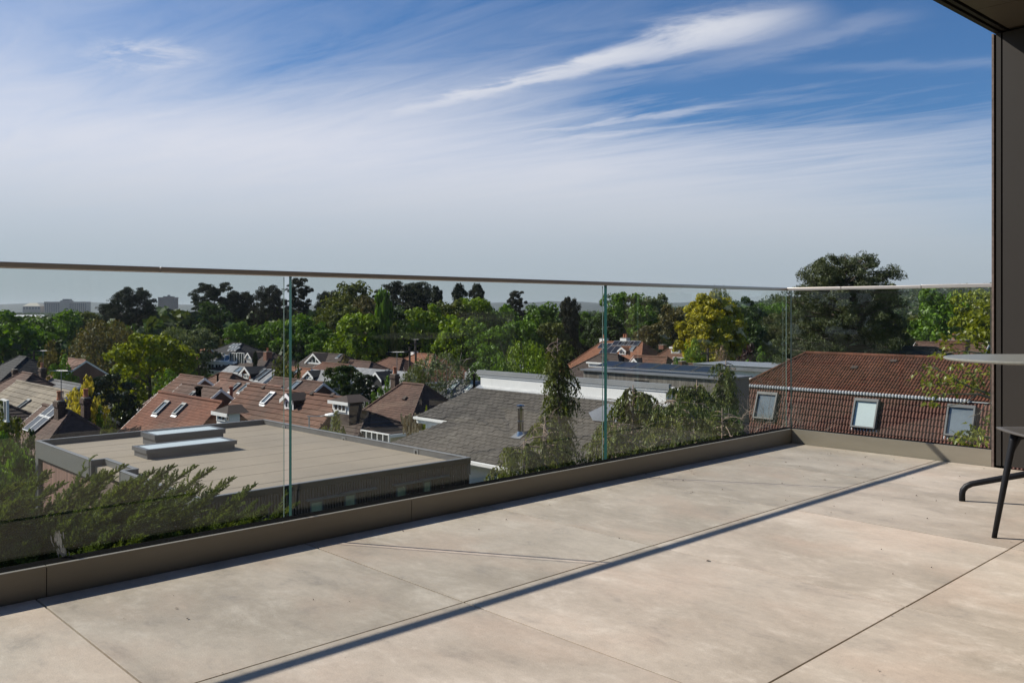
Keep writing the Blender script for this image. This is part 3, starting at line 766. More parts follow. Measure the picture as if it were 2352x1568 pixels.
class House:
    def __init__(s, name, label, r0, x2, h, w, pitch, ends='gh', roof=R_BROWN, wall=CREAM, lay='joined', tw=.33, gauge=.34, prof=None, cat='house', group=None, hip=None, heading=None, seed=1, ov=.3, thick=.03, ridge=True):
        hd = (heading or V).normalized(); s.hd = hd
        P0 = onh(r0[0], r0[1], h); rr = (x2-CX)/F
        s.L = L = max(.3, (rr*P0.y-P0.x)/(hd.x-rr*hd.y)); s.w = w; s.p = math.radians(pitch)
        gz = min(ground_z(P0.x, P0.y), ground_z(P0.x+hd.x*L, P0.y+hd.y*L))-.3
        s.base = gz; s.Hr = h-gz; s.He = s.Hr-w*math.tan(s.p); s.S = w/math.cos(s.p)
        s.rz = math.atan2(hd.y, hd.x)
        s.root = empty(name, (P0.x, P0.y, gz), s.rz, label, cat, group)
        s.P0 = Vector((P0.x, P0.y, gz)); s.roofm = roof
        X = Vector((1, 0, 0)); sp, cp = math.sin(s.p), math.cos(s.p)
        hl = hip if hip is not None else w
        xl0, xl1 = (-hl, 0) if ends[0] == 'h' else (-ov, -ov)
        xr0, xr1 = (L+hl, L) if ends[1] == 'h' else (L+ov, L+ov)
        s.xl, s.xr = xl0, xr0
        s.front = (Vector((0, -w, s.He)), X, Vector((0, cp, sp)), Vector((0, -sp, cp)))
        s.back = (Vector((0, w, s.He)), -X, Vector((0, -cp, sp)), Vector((0, sp, cp)))
        poly = [(xl0, 0), (xr0, 0), (xr1, s.S), (xl1, s.S)]
        # deck under the tiles
        d = MB(); e = -.02
        vs = [(xl0, -w, s.He+e), (xr0, -w, s.He+e), (xr0, w, s.He+e), (xl0, w, s.He+e), (xl1, 0, s.Hr+e), (xr1, 0, s.Hr+e)]
        d.add(vs, [(0, 1, 5, 4), (2, 3, 4, 5), (3, 0, 4), (1, 2, 5), (0, 3, 2, 1)])
        d.build('roof', roof, s.root)
        kw = dict(prof=prof, seed=seed, thick=thick)
        T = Tiles(s.root, roof, tw, gauge, **kw)
        T.plane(*s.front, poly)
        T2 = Tiles(s.root, roof, tw, gauge, **kw)
        T2.plane(*s.back, [(-xr0, 0), (-xl0, 0), (-xl1, s.S), (-xr1, s.S)], course0=100)
        for end, sg, x0, x1 in (('r', 1, xr0, xr1), ('l', -1, xl0, xl1)):
            if x0 != x1:
                run = abs(x0-x1); sl = math.hypot(run, s.Hr-s.He); ey = Vector((-sg*run/sl, 0, (s.Hr-s.He)/sl)); ex = Vector((0, sg, 0))
                (T if sg > 0 else T2).plane(Vector((x0, 0, s.He)), ex, ey, ex.cross(ey), [(-w, 0), (w, 0), (0, sl)], course0=200)
        T.courses() if lay == 'courses' else T.joined()
        T2.joined('roof_tiles')
        # ridge and hip tiles
        if ridge:
            rd = MB(); rt = lambda a, b: rd.tube([a, b], .09, 6)
            zt = s.Hr+.02; n = max(2, int((xr1-xl1)/.45))
            for k in range(n):
                rd.tube([(lerp(xl1, xr1, k/n)+.006, 0, zt), (lerp(xl1, xr1, (k+1)/n)-.006, 0, zt+.008)], [.095, .085], 6)
            for x0, x1 in ((xl0, xl1), (xr0, xr1)):
                if x0 != x1:
                    for sy in (-1, 1):
                        a = Vector((x0, sy*w, s.He+.03)); b = Vector((x1, 0, zt)); n = max(2, int((b-a).length/.4))
                        for k in range(n): rd.tube([a.lerp(b, k/n), a.lerp(b, (k+.97)/n)], [.09, .075], 6)
            rd.build('ridge_tiles', roof, s.root)['kind'] = 'stuff'
        # walls, verges, gutters
        wl = MB(); i0 = xl0+(ov+.25 if ends[0] == 'h' else ov); i1 = xr0-(ov+.25 if ends[1] == 'h' else ov); yy = w-.4
        zt = s.He+.4*math.tan(s.p)*.35
        wl.box(i0, i1, -yy, yy, 0, zt)
        for e_, xx, sg in ((ends[0], i0, -1), (ends[1], i1, 1)):
            if e_ == 'g':
                wl.prism([(xx-sg*.001, -yy, zt+.001), (xx-sg*.001, yy, zt+.001), (xx-sg*.001, 0, s.Hr-.16)], (-sg*.25, 0, 0))
        s.wall = wl.build('wall', wall, s.root); s.yy = yy; s.i0, s.i1 = i0, i1
        gt = MB(); gt.box(xl0-.03, xr0+.03, -w-.13, -w-.03, s.He-.10, s.He-.01)
        gt.box(xl0-.02, xr0+.02, -w-.029, -w-.004, s.He-.2, s.He-.012)
        if ends[1] == 'h': gt.box(xr0+.004, xr0+.13, -w, w, s.He-.16, s.He-.01)
        gt.build('gutter', WHITE, s.root)
        for e_, xx, sg in ((ends[0], xl0, -1), (ends[1], xr0, 1)):
            if e_ == 'g':
                b = MB()
                for sy in (-1, 1):
                    b.prism([(xx+sg*.004, sy*w, s.He-.17), (xx+sg*.004, 0, s.Hr-.17), (xx+sg*.004, 0, s.Hr+.02), (xx+sg*.004, sy*w, s.He+.02)], (sg*.03, 0, 0))
                b.build('bargeboard', WHITE, s.root)
    def loc(s, p):
        d = p-s.P0; c, n = math.cos(-s.rz), math.sin(-s.rz)
        return Vector((d.x*c-d.y*n, d.x*n+d.y*c, d.z))
    def ray(s, x, y):
        o = s.loc(Vector((0, 0, CAM_H))); e = s.loc(Vector(((x-CX)/F, 1, CAM_H+(HY-y)/F))); return o, (e-o)
    def hit(s, x, y, p, n):
        o, d = s.ray(x, y); return o+d*((p-o).dot(n)/d.dot(n))
    def on_front(s, x, y):
        p = s.hit(x, y, s.front[0], s.front[3]); return p.x, (p-s.front[0]).dot(s.front[2])
    def window(s, x, y, w=.78, h=1.2, frame=GREYFRAME, pane=PANE_SKY):
        w *= .7; h *= .7; a, b = s.on_front(x, y); b = min(max(b, h*.55), s.S-h*.55)
        slope_window(s.root, s.front, a, b, w, h, frame, pane); return s
    def solar(s, x, y, w=1.0, h=1.65, nx=1, ny=1):
        w *= .82; h *= .82
        a, b = s.on_front(x, y)
        for i in range(nx):
            for j in range(ny): solar_panel(s.root, s.front, a+(i-(nx-1)/2)*(w+.03), b+(j-(ny-1)/2)*(h+.03), w, h)
        return s
    def dorm(s, x, y, w, h, **k):
        w *= .85; h *= .8; a, b = s.on_front(x, y); q = s.front[0]+s.front[2]*b; k.setdefault('roof', s.roofm)
        dormer(s.root, s, a, q.y, q.z, w, h, slope=math.tan(s.p), **k); return s
    def enddorm(s, y0, y1, zb, h, x0, x1, roof=None, n=2):
        """dormer on the right hip: lit white cheek to the front, window towards the end"""
        d = MB().box(x0, x1, y0, y1, zb-.3, zb+h); dm = d.build('dormer', WHITE, s.root)
        o = MB(); e = .16; a = [(x0-1., y0-e, zb+h+.003), (x1+e, y0-e, zb+h+.003), (x1+e, y1+e, zb+h+.003), (x0-1., y1+e, zb+h+.003), (x0-1., (y0+y1)/2, zb+h+.55), (x1-.75, (y0+y1)/2, zb+h+.55)]
        o.add(a, [(0, 1, 5, 4), (1, 2, 5), (2, 3, 4, 5), (0, 3, 2, 1), (3, 0, 4)]); o.build('dormer_roof', roof or s.roofm, dm)
        wall_window(dm, Vector((x1, (y0+y1)/2, zb+h*.52)), Vector((0, 1, 0)), Vector((1, 0, 0)), (y1-y0)*.72, h*.8, n); return s
    def chim(s, x, ytop, ly=0., w=.75, d=.5, m=None, pots=1, rough=True, potmat=None):
        p = s.hit(x, ytop, Vector((0, ly, 0)), Vector((0, 1, 0)))
        brick_stack(s.root, p.x, ly, s.Hr-abs(ly)*math.tan(s.p)-.5, p.z, w, d, m, pots, rough=rough, potmat=potmat); return s
    def win(s, x, y, w, h, n=2, face='front'):
        c = s.hit(x, y, Vector((0, -s.yy, 0)), Vector((0, 1, 0)))
        wall_window(s.root, Vector((c.x, -s.yy, c.z)), Vector((1, 0, 0)), Vector((0, -1, 0)), w, h, n); return s
    def gablewin(s, dz, w, h, n=2):
        wall_window(s.root, Vector((s.i1, 0, s.Hr-dz)), Vector((0, 1, 0)), Vector((1, 0, 0)), w, h, n); return s
    def vent(s, x, y, m=None):
        a, b = s.on_front(x, y); o, ex, ey, en = s.front
        MB().obox(o+ex*a+ey*b+en*.07, ex*.14, ey*.12, en*.05).build('roof_vent', m or R_DARK, s.root); return s
    def pipe(s, x, ytop, r=.09, ly=-.8, m=None, h=1.0):
        p = s.hit(x, ytop, Vector((0, ly, 0)), Vector((0, 1, 0))); z = p.z
        MB().tube([(p.x, ly, min(s.Hr-abs(ly)*math.tan(s.p)-.05, z-.3)), (p.x, ly, z)], r, 10).lathe((p.x, ly, z), [(r*1.3, 0), (r*1.5, .05), (r*1.5, .12), (r*.6, .16)], 10).build('flue_pipe', m or GASKET, s.root); return s
# ---------------------------------------------------------------- near neighbours
def pray(x, y, p, n):
    """where the sight line through a measured point meets a plane: used to take positions off the photograph"""
    o = Vector((0, 0, CAM_H)); d = Vector(((x-CX)/F, 1, (HY-y)/F)); return o+d*((Vector(p)-o).dot(n)/d.dot(n))
def uv(p): q = p-C0; return q.dot(U), q.dot(V)

def build_annexe():
    zt = -3.0; u0, u1, v0, v1 = 2.2, 9.72, -26.05, -14.7; gz = -7.0
    r = empty('flat_roofed_annexe', W((u0+u1)/2, (v0+v1)/2, gz), 0, 'low modern building with a flat beige roof and two roof lights below the glass', 'building')
    O = r.location
    def P(nm, mb, m, parent=r, **k):
        o = mb.build(nm, m, parent, **k); o.location = -O if parent is r else (0, 0, 0); return o
    MEM = mat('roof_membrane', (.285, .24, .185), .9, .08, .5, tint=(.25, .213, .168), patch=((.15, .135, .12), .5, .58, .45), coords='World', stretch=(1, 1, 1), bump=.15, bscale=40.)
    COP = mat('grey_coping', (.17, .175, .18), .45, .06, 2.)
    UPS = mat('grey_membrane_upstand', (.10, .10, .102), .7, .12, 2.)
    INF = mat('grey_fascia', (.135, .137, .135), .5, .05, 1.)
    # membrane laid in strips with welded laps
    n = 9
    for k in range(n):
        a, b = lerp(v0+.1, v1-.1, k/n), lerp(v0+.1, v1-.1, (k+1)/n)
        P('membrane_sheet', MB().wbox(u0+.1, u1-.1, a, b, zt-.34, zt-.17), MEM)
    rng = random.Random(2); lp = MB()
    for k in range(1, n):
        a = lerp(v0+.1, v1-.1, k/n); lp.wbox(u0+.2, u1-.2, a-.03, a+.03, zt-.1695, zt-.1665)
    P('welded_lap', lp, mat('membrane_lap', (.278, .235, .182), .9, .15, 2.))['kind'] = 'stuff'
    # parapets: upstand faces and copings, one length per side; small recess in the left side
    nv0, nv1, nin = -21.2, -19.2, .35
    sides = [('f', u1-.09, u1, v0, v1), ('b', u0, u1-.091, v0, v0+.09), ('n', u0, u1-.091, v1-.09, v1), ('l', u0, u0+.09, v0+.091, nv0), ('l', u0+nin, u0+nin+.09, nv0, nv1), ('l', u0, u0+.09, nv1, v1-.091),
             ('j', u0, u0+nin+.09, nv0-.09, nv0-.001), ('j', u0, u0+nin+.09, nv1+.001, nv1+.09)]
    for t, a, b, c, d in sides:
        P('parapet', MB().wbox(a, b, c, d, zt-(.155 if t == 'n' else .46), zt-.022), UPS)
        e = .012
        P('coping', MB().wbox(a-e, b+e, c-e, d+e, zt-.021 + (.002 if t == 'j' else 0), zt+(.003 if t in 'j' else 0)), COP, bevel=.006)
    # body
    P('wall', MB().wbox(u0+.10, u1-.05, v0+.05, v1-.06, gz, zt-.47), CLAD)
    P('fascia', MB().wbox(u0-.015, u0+.02, v0, nv0-.141, zt-.50, zt-.035), INF)
    P('fascia', MB().wbox(u0+nin-.015, u0+nin-.001, nv0, nv1, zt-.50, zt-.035), INF)
    P('fascia', MB().wbox(u0-.015, u0+.02, nv1+.141, v1, zt-.50, zt-.035), INF)
    P('corner_post', MB().wbox(u0-.015, u0+.08, v0-.02, v0+.28, gz, zt-.51), INF)
    k = 0; v = v0+.5
    while v < v1-.3:
        if not (nv0-.2 < v < nv1):
            P('cedar_board', MB().wbox(u0+.05, u0+.099, v, v+.135, gz, zt-.55+.001*(k % 3)), CEDAR)
        v += .145; k += 1
    # ribs of the near face
    P('fascia', MB().wbox(u0, u1, v1-.002, v1+.012, zt-.15, zt-.023), DARKMETAL)
    u = u0+.02; sh = None; k = 0
    while u < u1-.05:
        P('cladding_rib', MB().wbox(u, u+.042, v1-.058, v1-.012, gz, zt-.155), CLAD); u += .075
    P('backing_board', MB().wbox(u0+.1, u1-.05, v1-.09, v1-.0585, zt-.47, zt-.156), CLAD)
    # outlets through the far parapet
    for x, y in ((524, 961), (652, 983), (790, 1010), (956, 1038)):
        p = pray(x, y, W(u1-.09, 0), U); a, b = uv(p)
        m = MB(); z = p.z
        m.wbox(u1-.105, u1-.089, b-.11, b+.11, z-.09, z+.09); m.wbox(u1-.108, u1-.1055, b-.04, b+.04, z-.05, z+.04, 1)
        P('roof_outlet', m, [COP, GASKET])
    # windows in the ribbed face, each with a projecting shade
    for x0, x1, y0 in ((712, 742, 1152), (791, 817, 1136), (910, 933, 1117), (972, 990, 1105)):
        p = pray(x0, y0, W(0, v1+.0), V); q = pray(x1, y0, W(0, v1), V); a, zz = uv(p)[0], p.z; b = uv(q)[0]
        f = MB(); w = b-a; z0 = zz-.75; t = .035
        f.wbox(a, a+t, v1-.012, v1+.012, z0, zz); f.wbox(b-t, b, v1-.012, v1+.012, z0, zz); f.wbox(a+t, b-t, v1-.012, v1+.012, zz-t, zz); f.wbox(a+t, b-t, v1-.012, v1+.012, z0, z0+t)
        fo = P('window', f, GREYFRAME)
        MB().wbox(a+t, b-t, v1-.010, v1+.003, z0+t, zz-t).build('pane', mat('bush_reflection_pane', (.30, .36, .27), .18, .25, 3., spec=.9), fo)  # green of reflected bushes put into the pane colour
        P('window_shade', MB().wbox(a-.12, b+.55, v1-.011, v1+.10, zz+.03, zz+.07), INF)
    # roof lights
    for a, b, c, d, h in ((3.7, 6.25, -22.25, -21.3, .27), (4.72, 6.85, -24.3, -23.3, .36)):
        z = zt-.175; m = MB().wbox(a, b, c, d, z, z+h*.62); m.wbox(a-.05, b+.05, c-.05, d+.05, z+h*.62+.001, z+h-.03)
        t = .07
        for q in ((a-.05, a+t, c-.05, d+.05), (b-t, b+.05, c-.05, d+.05), (a+t+.001, b-t-.001, c-.05, c+t), (a+t+.001, b-t-.001, d-t, d+.05)): m.wbox(*q, z+h-.029, z+h+.006)
        f = P('roof_light', m, mat('roof_light_frame', (.085, .09, .10), .4, .08))
        MB().wbox(a+t+.002, b-t-.002, c+t+.002, d-t-.002, z+h-.025, z+h-.002).build('pane', mat('sky_painted_roof_light_glass', (.52, .64, .70), .06, .08, .7, spec=1.), f)  # sky reflection put into the pane's pale blue base colour
build_annexe()

def build_slate_house():
    uw, s, hw = 17.7, .51, -2.11
    gz = -9.3
    r = empty('slate_roofed_house', W(16, -16, gz), 0, 'long house with a big grey slate roof and white upper storey in the middle', 'house')
    O = r.location
    def P(nm, mb, m, parent=r, **k):
        o = mb.build(nm, m, parent, **k); o.location = -O if parent is r else (0, 0, 0); return o
    ang = math.atan(s); ey = (U*math.cos(ang)+Z*math.sin(ang)); en = (-U*math.sin(ang)+Z*math.cos(ang)); ex = V.copy()
    u_e = 13.75
    def S(u): return (u-u_e)/math.cos(ang)
    org = W(u_e, 0, hw-s*(uw-u_e))-O
    vL, vR = -24.0, -13.0
    low = [(vL-.1, 0), (vR, 0), (vR, S(15.5)), (-22.6, S(15.5))]
    up = [(-24.6, S(15.5)), (vR, S(15.5)), (vR, S(uw)), (-23.35, S(uw))]
    d = MB()
    for poly in (low, up): d.prism([org+ex*a+ey*b-en*.012 for a, b in poly], -en*.10)
    o = d.build('roof', R_SLATEBIG, r)
    T = Tiles(r, R_SLATEBIG, .27, .18, thick=.018, seed=5, name='slate', jit=.006, lap=.05, gap=.010)
    T.plane(org, ex, ey, en, low); T.plane(org, ex, ey, en, up)
    eye = Vector((0, 0, CAM_H))-O
    def vis(c):
        a, b = uv(c+O); return -24.5 < b < -13.6
    T.singly(eye, 300, vis)
    # walls below the eaves, gutters
    P('wall', MB().wbox(14.15, 19, -23.6, -13.3, gz, -4.05), WHITE)
    P('eaves_soffit', MB().wbox(13.8, 14.14, vL, vR, -4.35, -4.28), WHITE)
    P('gutter', MB().wbox(13.60, 13.74, vL-.05, vR, -4.24, -4.14), WHITE)
    P('gutter', MB().wbox(15.42, 15.55, -24.75, -22.7, -3.36, -3.27), WHITE)
    P('fascia', MB().wbox(15.56, 15.66, -24.7, -22.7, -3.52, -3.25), WHITE)
    P('wall', MB().wbox(15.7, 19, -24.3, -23.61, gz, -3.5), WHITE)
    # white upper storey
    P('upper_wall', MB().wbox(uw+.0, 19.2, -23.3, -14.2, hw-.3, -1.72), WHITE)
    P('cornice', MB().wbox(uw-.035, 18.2, -23.4, -14.1, -1.719, -1.66), WHITE)
    P('fascia', MB().wbox(uw-.06, uw+.08, -23.46, -14.04, -1.659, -1.475), mat('pale_grey_fascia', (.27, .28, .29), .5, .08))
    P('flat_roof', MB().wbox(uw+.081, 19.2, -23.4, -14.1, -1.80, -1.721), LEAD)
    P('flashing', MB().obox(W(uw-.08, -18.7, hw-.02), U*.10+Z*.055, V*4.7, Z*.012), FLASH)
    # lead valley to the right
    p = [pray(x, y, org+O+en*.05, en)-O for x, y in ((1352, 948), (1397, 927), (1420, 935), (1416, 972), (1362, 966))]
    P('lead_valley', MB().prism([q+O+en*.0 for q in p], en*.02), LEAD)
    # chromed flue
    q = pray(1196, 998, org+O, en)
    m = MB().tube([q-Z*.2, q+Z*.88], .105, 18).lathe(q, [(.19, -.06), (.14, .06), (.115, .12)], 18).lathe(q+Z*.88, [(.11, 0), (.125, .01), (.125, .04), (.05, .05), (.05, .09), (.15, .095), (.155, .12), (.10, .15), (.02, .16)], 18)
    m.lathe(q+Z*.42, [(.112, 0), (.116, .01), (.116, .05), (.112, .06)], 18)
    P('flue_pipe', m, mat('stainless_flue', (.55, .54, .52), .12, .05, metal=1.), smooth=False)
    P('flue_flashing', MB().obox(q-ey*.08+en*.035, ex*.22, ey*.20, en*.012), LEAD)
build_slate_house()

def build_red_house():
    hv = -3.05; u0 = 35.4; gz = -8.8
    r = empty('red_pantiled_house', W(u0, -16, gz), 0, 'mansard house with a long red pantile roof and three roof windows', 'house')
    O = r.location
    def P(nm, mb, m, parent=r, **k):
        o = mb.build(nm, m, parent, **k); o.location = -O if parent is r else (0, 0, 0); return o
    a1 = math.atan2(1.65, 2.7); a2 = math.radians(70)
    ex = V.copy()
    e1 = U*math.cos(a1)+Z*math.sin(a1); n1 = -U*math.sin(a1)+Z*math.cos(a1)
    e2 = U*math.cos(a2)+Z*math.sin(a2); n2 = -U*math.sin(a2)+Z*math.cos(a2)
    o1 = W(u0-.02, 0, hv)-O; S1 = math.hypot(2.7, 1.65); S2 = 2.75
    o2 = W(u0-S2*math.cos(a2)+.02, 0, hv-S2*math.sin(a2)-.03)-O
    vl, vr = -22.15, -7.
    p1 = [(vl-.1, 0), (vr, 0), (vr, S1), (-20.1, S1)]
    p2 = [(vl, 0), (vr, 0), (vr, S2), (vl, S2)]
    d = MB(); d.prism([o1+ex*a+e1*b-n1*.012 for a, b in p1], -n1*.1); d.build('roof', R_PAN, r)
    d = MB(); d.prism([o2+ex*a+e2*b-n2*.012 for a, b in p2], -n2*.1); d.build('roof', R_PANLOW, r)
    eye = Vector((0, 0, CAM_H))-O
    prof = lambda w: PROF_ROLL(w, .052)
    vis = lambda c: uv(c+O)[1] < -12.2
    T2 = Tiles(r, R_PANLOW, .150, .30, thick=.05, prof=prof, seed=3, name='pantile', jit=.004, lap=.04)
    T2.plane(o2, ex, e2, n2, p2, stagger=False); T2.singly(eye, 299, vis)
    T1 = Tiles(r, R_PAN, .150, .255, thick=.026, prof=prof, seed=4, name='roof_tile', jit=.006, lap=.04)
    T1.plane(o1, ex, e1, n1, p1, stagger=False); T1.joined('roof_tiles')
    # left hip of the upper roof
    hp = W(u0+2.7, -20.1, hv+1.65)-O; b0 = W(u0-.02, vl-.1, hv)-O; b1 = W(u0+5.4, vl-.1, hv)-O
    MB().prism([b0, b1, hp], Z*-.1).build('roof', R_PAN, r)
    m = MB()
    for k in range(9): m.tube([b0.lerp(hp, k/9)+Z*.05, b0.lerp(hp, (k+.96)/9)+Z*.05], [.10, .09], 7)
    for k in range(30):
        a, b = lerp(-20.1, vr, k/30), lerp(-20.1, vr, (k+.97)/30)
        m.tube([W(u0+2.7, a, hv+1.68)-O, W(u0+2.7, b, hv+1.69)-O], [.11, .10], 7)
    m.build('ridge_tiles', R_PAN, r)['kind'] = 'stuff'
    # white filler combs along the break of slope
    nshare = None; v = vl; k = 0; wm = mat('white_verge_filler', (.52, .54, .56), .6, .12, 6.)
    while v < vr-4.:
        q = W(u0-.10, v+.045, hv-.015)-O
        if nshare is None:
            b = MB(); b.lathe((0, 0, -.06), [(.045, 0), (.064, .03), (.064, .12), (.035, .155)], 8); nshare = b.mesh('eaves_comb', wm)
        link('eaves_comb', nshare, r, q); v += .15; k += 1
    MB().obox(W(u0-.055, (vl+vr)/2, hv-.03)-O, V*((vr-vl)/2), U*.03, Z*.018).build('drip_board', wm, r)
    fr = (o2, ex, e2, n2)
    def on2(x, y):
        p = pray(x, y, o2+O, n2)-O-o2; return p.dot(ex), p.dot(e2)
    for x, y, pn in ((1762, 933, PANE_SKY), (1990, 951, BLIND), (2208, 968, PANE_SKY)):
        a, b = on2(x, y); slope_window(r, fr, a, b, 1.16, 1.42, GREYFRAME, pn, lift=.20)
    P('wall', MB().wbox(u0-.9, u0+6.3, vl+.1, vr, gz, hv-S2*math.sin(a2)-.1), mat('red_brick_wall', (.16, .075, .055), .9, .2))
    P('wall', MB().wbox(u0+.1, u0+5.2, vl+.15, vr, hv-S2*math.sin(a2)-.099, hv-.15), WHITE)
    # two tile vents
    for x, y in ((2053, 832), (1963, 847)):
        p = pray(x, y, o1+O, n1); MB().obox(p-O+n1*.07, ex*.16, e1*.10, n1*.05).build('roof_vent', R_DARK, r)
build_red_house()

# ---------------------------------------------------------------- the neighbourhood
G1 = 'houses in the streets below the terrace'
def H(label, *a, **k): return House('house', label, *a, cat='house', group=G1, **k)
def build_houses():
    RED2 = mat('bright_red_brick', (.28, .10, .06), .85, .2, 3., island=.2)
    # nearest rows, left
    h = H('small pale house with a dark roof cut off by the left edge', (-70, 902), -6, -3.9, 4., 30, 'gh', roof=R_DARK, wall=mat('grey_render', (.42, .41, .38), .8, .1), gauge=.3, seed=2)
    h.win(12, 942, .8, .8, 2)
    h = H('brown tiled house whose hip stands left of a brick chimney, above the buff roof', (52, 855), 76, -4., 5.4, 36, 'hh', roof=R_BROWN, gauge=.32, seed=3)
    h.chim(97, 846, ly=1.2, w=.6, d=.32, pots=1); h.chim(34, 849, ly=.4, w=.5, d=.3, pots=0)
    h = H('house with a long buff concrete tiled roof and a grey gable', (42, 876), 160, -3.6, 4.6, 36, 'gg', roof=R_BUFF, lay='courses', tw=.33, gauge=.345, thick=.04, seed=4, wall=mat('blue_grey_render', (.33, .35, .37), .8, .1), prof=None)
    h.window(55, 931, .8, 1.3); h.pipe(145, 905, .02, ly=-1.2, m=FLASH)
    h = H('hipped brown tiled house with four solar panels between two brick chimneys', (104, 931), 163, -3.75, 4.6, 40, 'gh', roof=R_BROWN, lay='courses', tw=.17, gauge=.16, thick=.02, seed=5)
    h.chim(137, 921, ly=-.3, w=.6, d=.28, pots=1); h.chim(197, 914, ly=1.7, w=.5, d=.28, pots=1)
    h.solar(106, 960, 1.0, 1.15, 2, 2)
    h = H('brick red tiled bungalow with two roof windows and a white dormer at its right end', (371, 901), 512, -3.5, 4.6, 42, 'gh', roof=R_RED, lay='courses', tw=.17, gauge=.165, thick=.02, seed=6, hip=1.2)
    h.window(373, 938, .85, 1.35); h.window(415, 941, .72, 1.1)
    h.dorm(512, 968, 1.5, .52, kind='hip', cheek=WHITE, n=2, pitch=.5, roof=R_DARK, winscale=(.6, .8))
    h = H('grey brown tiled house with a black flue and a white two-pane gable', (424, 881), 503, -3.85, 3.4, 38, 'gg', roof=R_BROWN, lay='courses', tw=.33, gauge=.33, thick=.03, seed=7, wall=WHITE)
    h.gablewin(1.35, 1.3, .8, 2); h.pipe(456, 893, .16, ly=-1.4); h.window(443, 907, .6, .7)
    h = H('small brown tiled house with a glazed triangular gable, beside the yellow-green tree', (418, 861), 466, -4., 3.2, 36, 'gg', roof=R_MID, seed=8, wall=WHITE)
    h.gablewin(1.3, 1.9, .9, 3)
    h = H('weathered pink tiled house with two roof windows, behind the white gable', (512, 872), 643, -4., 3.6, 36, 'gg', roof=R_PINK, tw=.17, gauge=.17, thick=.02, seed=9, wall=WHITE)
    h.window(541, 891, .7, 1.25); h.window(562, 892, .7, 1.25); h.gablewin(1., .9, .7, 1); h.pipe(531, 892, .10, ly=-2.6, m=RED2)
    h = H('hipped brown tiled roof peeping over the pink tiled house', (508, 856), 535, -4.2, 3.6, 33, 'hh', roof=R_MID, seed=10)
    h.pipe(500, 862, .07, ly=-1.)
    h = H('big brown concrete tiled bungalow with two white framed dormers, left of centre', (575, 886), 792, -3.6, 4.9, 40, 'gh', roof=R_MID, lay='courses', tw=.33, gauge=.335, thick=.045, seed=11, hip=.9)
    h.window(617, 916, .8, 1.35, frame=FLASH)
    h.dorm(664, 941, 1.15, .70, kind='gable', cheek=R_DARK, n=2, pitch=.55, roof=R_DARK, winscale=(.62, .75)); h.dorm(783, 949, 1.75, .74, kind='hip', cheek=R_DARK, n=3, pitch=.4, winscale=(.74, .75), roof=R_DARK)
    for x, y in ((607, 891), (719, 905), (766, 909)): h.vent(x, y)
    h = H('low dark tiled wing with a white glazed sun room, in front of the brown bungalow', (795, 940), 846, -4.25, 1.9, 25, 'hh', roof=R_DARK, lay='courses', tw=.33, gauge=.33, thick=.04, seed=12, wall=CREAM)
    h.win(862, 1006, 2.3, .6, 5)
    h = H('rough brown tiled hipped house with a tall chimney at its left, centre', (926, 880), 975, -3.4, 5.6, 40, 'hh', roof=R_BROWN, lay='courses', tw=.17, gauge=.165, thick=.022, seed=13, hip=4.)
    h.chim(907, 860, ly=1.5, w=.5, d=.3, pots=1); h.vent(931, 916, R_DARK)
    # second row
    h = H('grey slate roofed house with an orange brick dormer and roof windows', (532, 839), 637, -4.5, 4.6, 33, 'gg', roof=R_PALE, tw=.3, gauge=.22, thick=.012, seed=14, wall=CREAM, ridge=False)
    h.dorm(566, 872, 1.9, .78, kind='gable', wall=RED2, cheek=R_BLACK, roof=R_BLACK, n=3, pitch=.62, winscale=(.62, .7)); h.window(550, 850, 1.5, 1.3); h.window(597, 859, .8, 2.4); h.window(608, 861, .8, 2.4)
    h = H('white rendered house with a black hipped roof carrying six roof windows', (534, 788), 557, -3.6, 4.3, 28, 'hh', roof=R_BLACK, seed=15, wall=WHITE, gauge=.3)
    for i in range(3):
        for j in range(2): h.window(534+7.3*i-3.2*j, 794+8*j, .72, 1.05, FLASH, BLIND)
    for x in (508, 536, 553): h.win(x, 824, 1.9, 1.5, 3)
    h = H('cream house with a small red tiled turret roof, left of the black hipped roof', (462, 794), 478, -3.9, 2.2, 50, 'gg', roof=R_ORANGE, seed=16, wall=CREAM)
    h.win(466, 826, 1.5, 1.9, 2)
    h = H('low dark hipped roof with a tall red chimney beside the small fir', (588, 808), 628, -4.4, 4.2, 28, 'hh', roof=R_DARK, seed=17, wall=WHITE)
    h.chim(615, 808, ly=-1.2, w=.8, d=.8, m=BRICK_M, pots=1, rough=False); h.dorm(572, 833, 1.5, .9, kind='gable', n=3)
    h = H('dark roofed chalet with a white triangular glazed gable, near the glass joint', (722, 810), 789, -4.3, 4.2, 32, 'gh', roof=R_DARK, seed=18, wall=WHITE)
    h.dorm(722, 836, 4.0, .25, kind='tri', n=3, pitch=.58, roof=R_DARK); h.window(780, 818, .8, 1.)
    h = H('orange tiled roof strip between the glass joint and a pale slate roof', (655, 842), 712, -4.5, 3.8, 36, 'gg', roof=R_ORANGE, seed=19)
    h.window(679, 857, .8, 1.8)
    h = H('pale slate roof with a small dark gabled dormer left of the dark round tree', (700, 846), 775, -4.55, 3.9, 36, 'gg', roof=R_PALE, tw=.3, gauge=.22, thick=.012, seed=20, ridge=False)
    h.dorm(711, 873, 1.7, .45, kind='gable', wall=GREYFRAME, cheek=R_BLACK, roof=R_BLACK, n=2, pitch=.6)
    h = H('dull brown tiled roof with one roof window right behind the big bungalow', (634, 867), 738, -4.2, 3.7, 36, 'gg', roof=R_BROWN, seed=21, tw=.17, gauge=.17)
    h.window(679, 886, 1.1, 1.4)
    h = H('low flat brown roof behind the dark round tree', (744, 833), 800, -4.6, 3.4, 22, 'gg', roof=R_MID, seed=22)
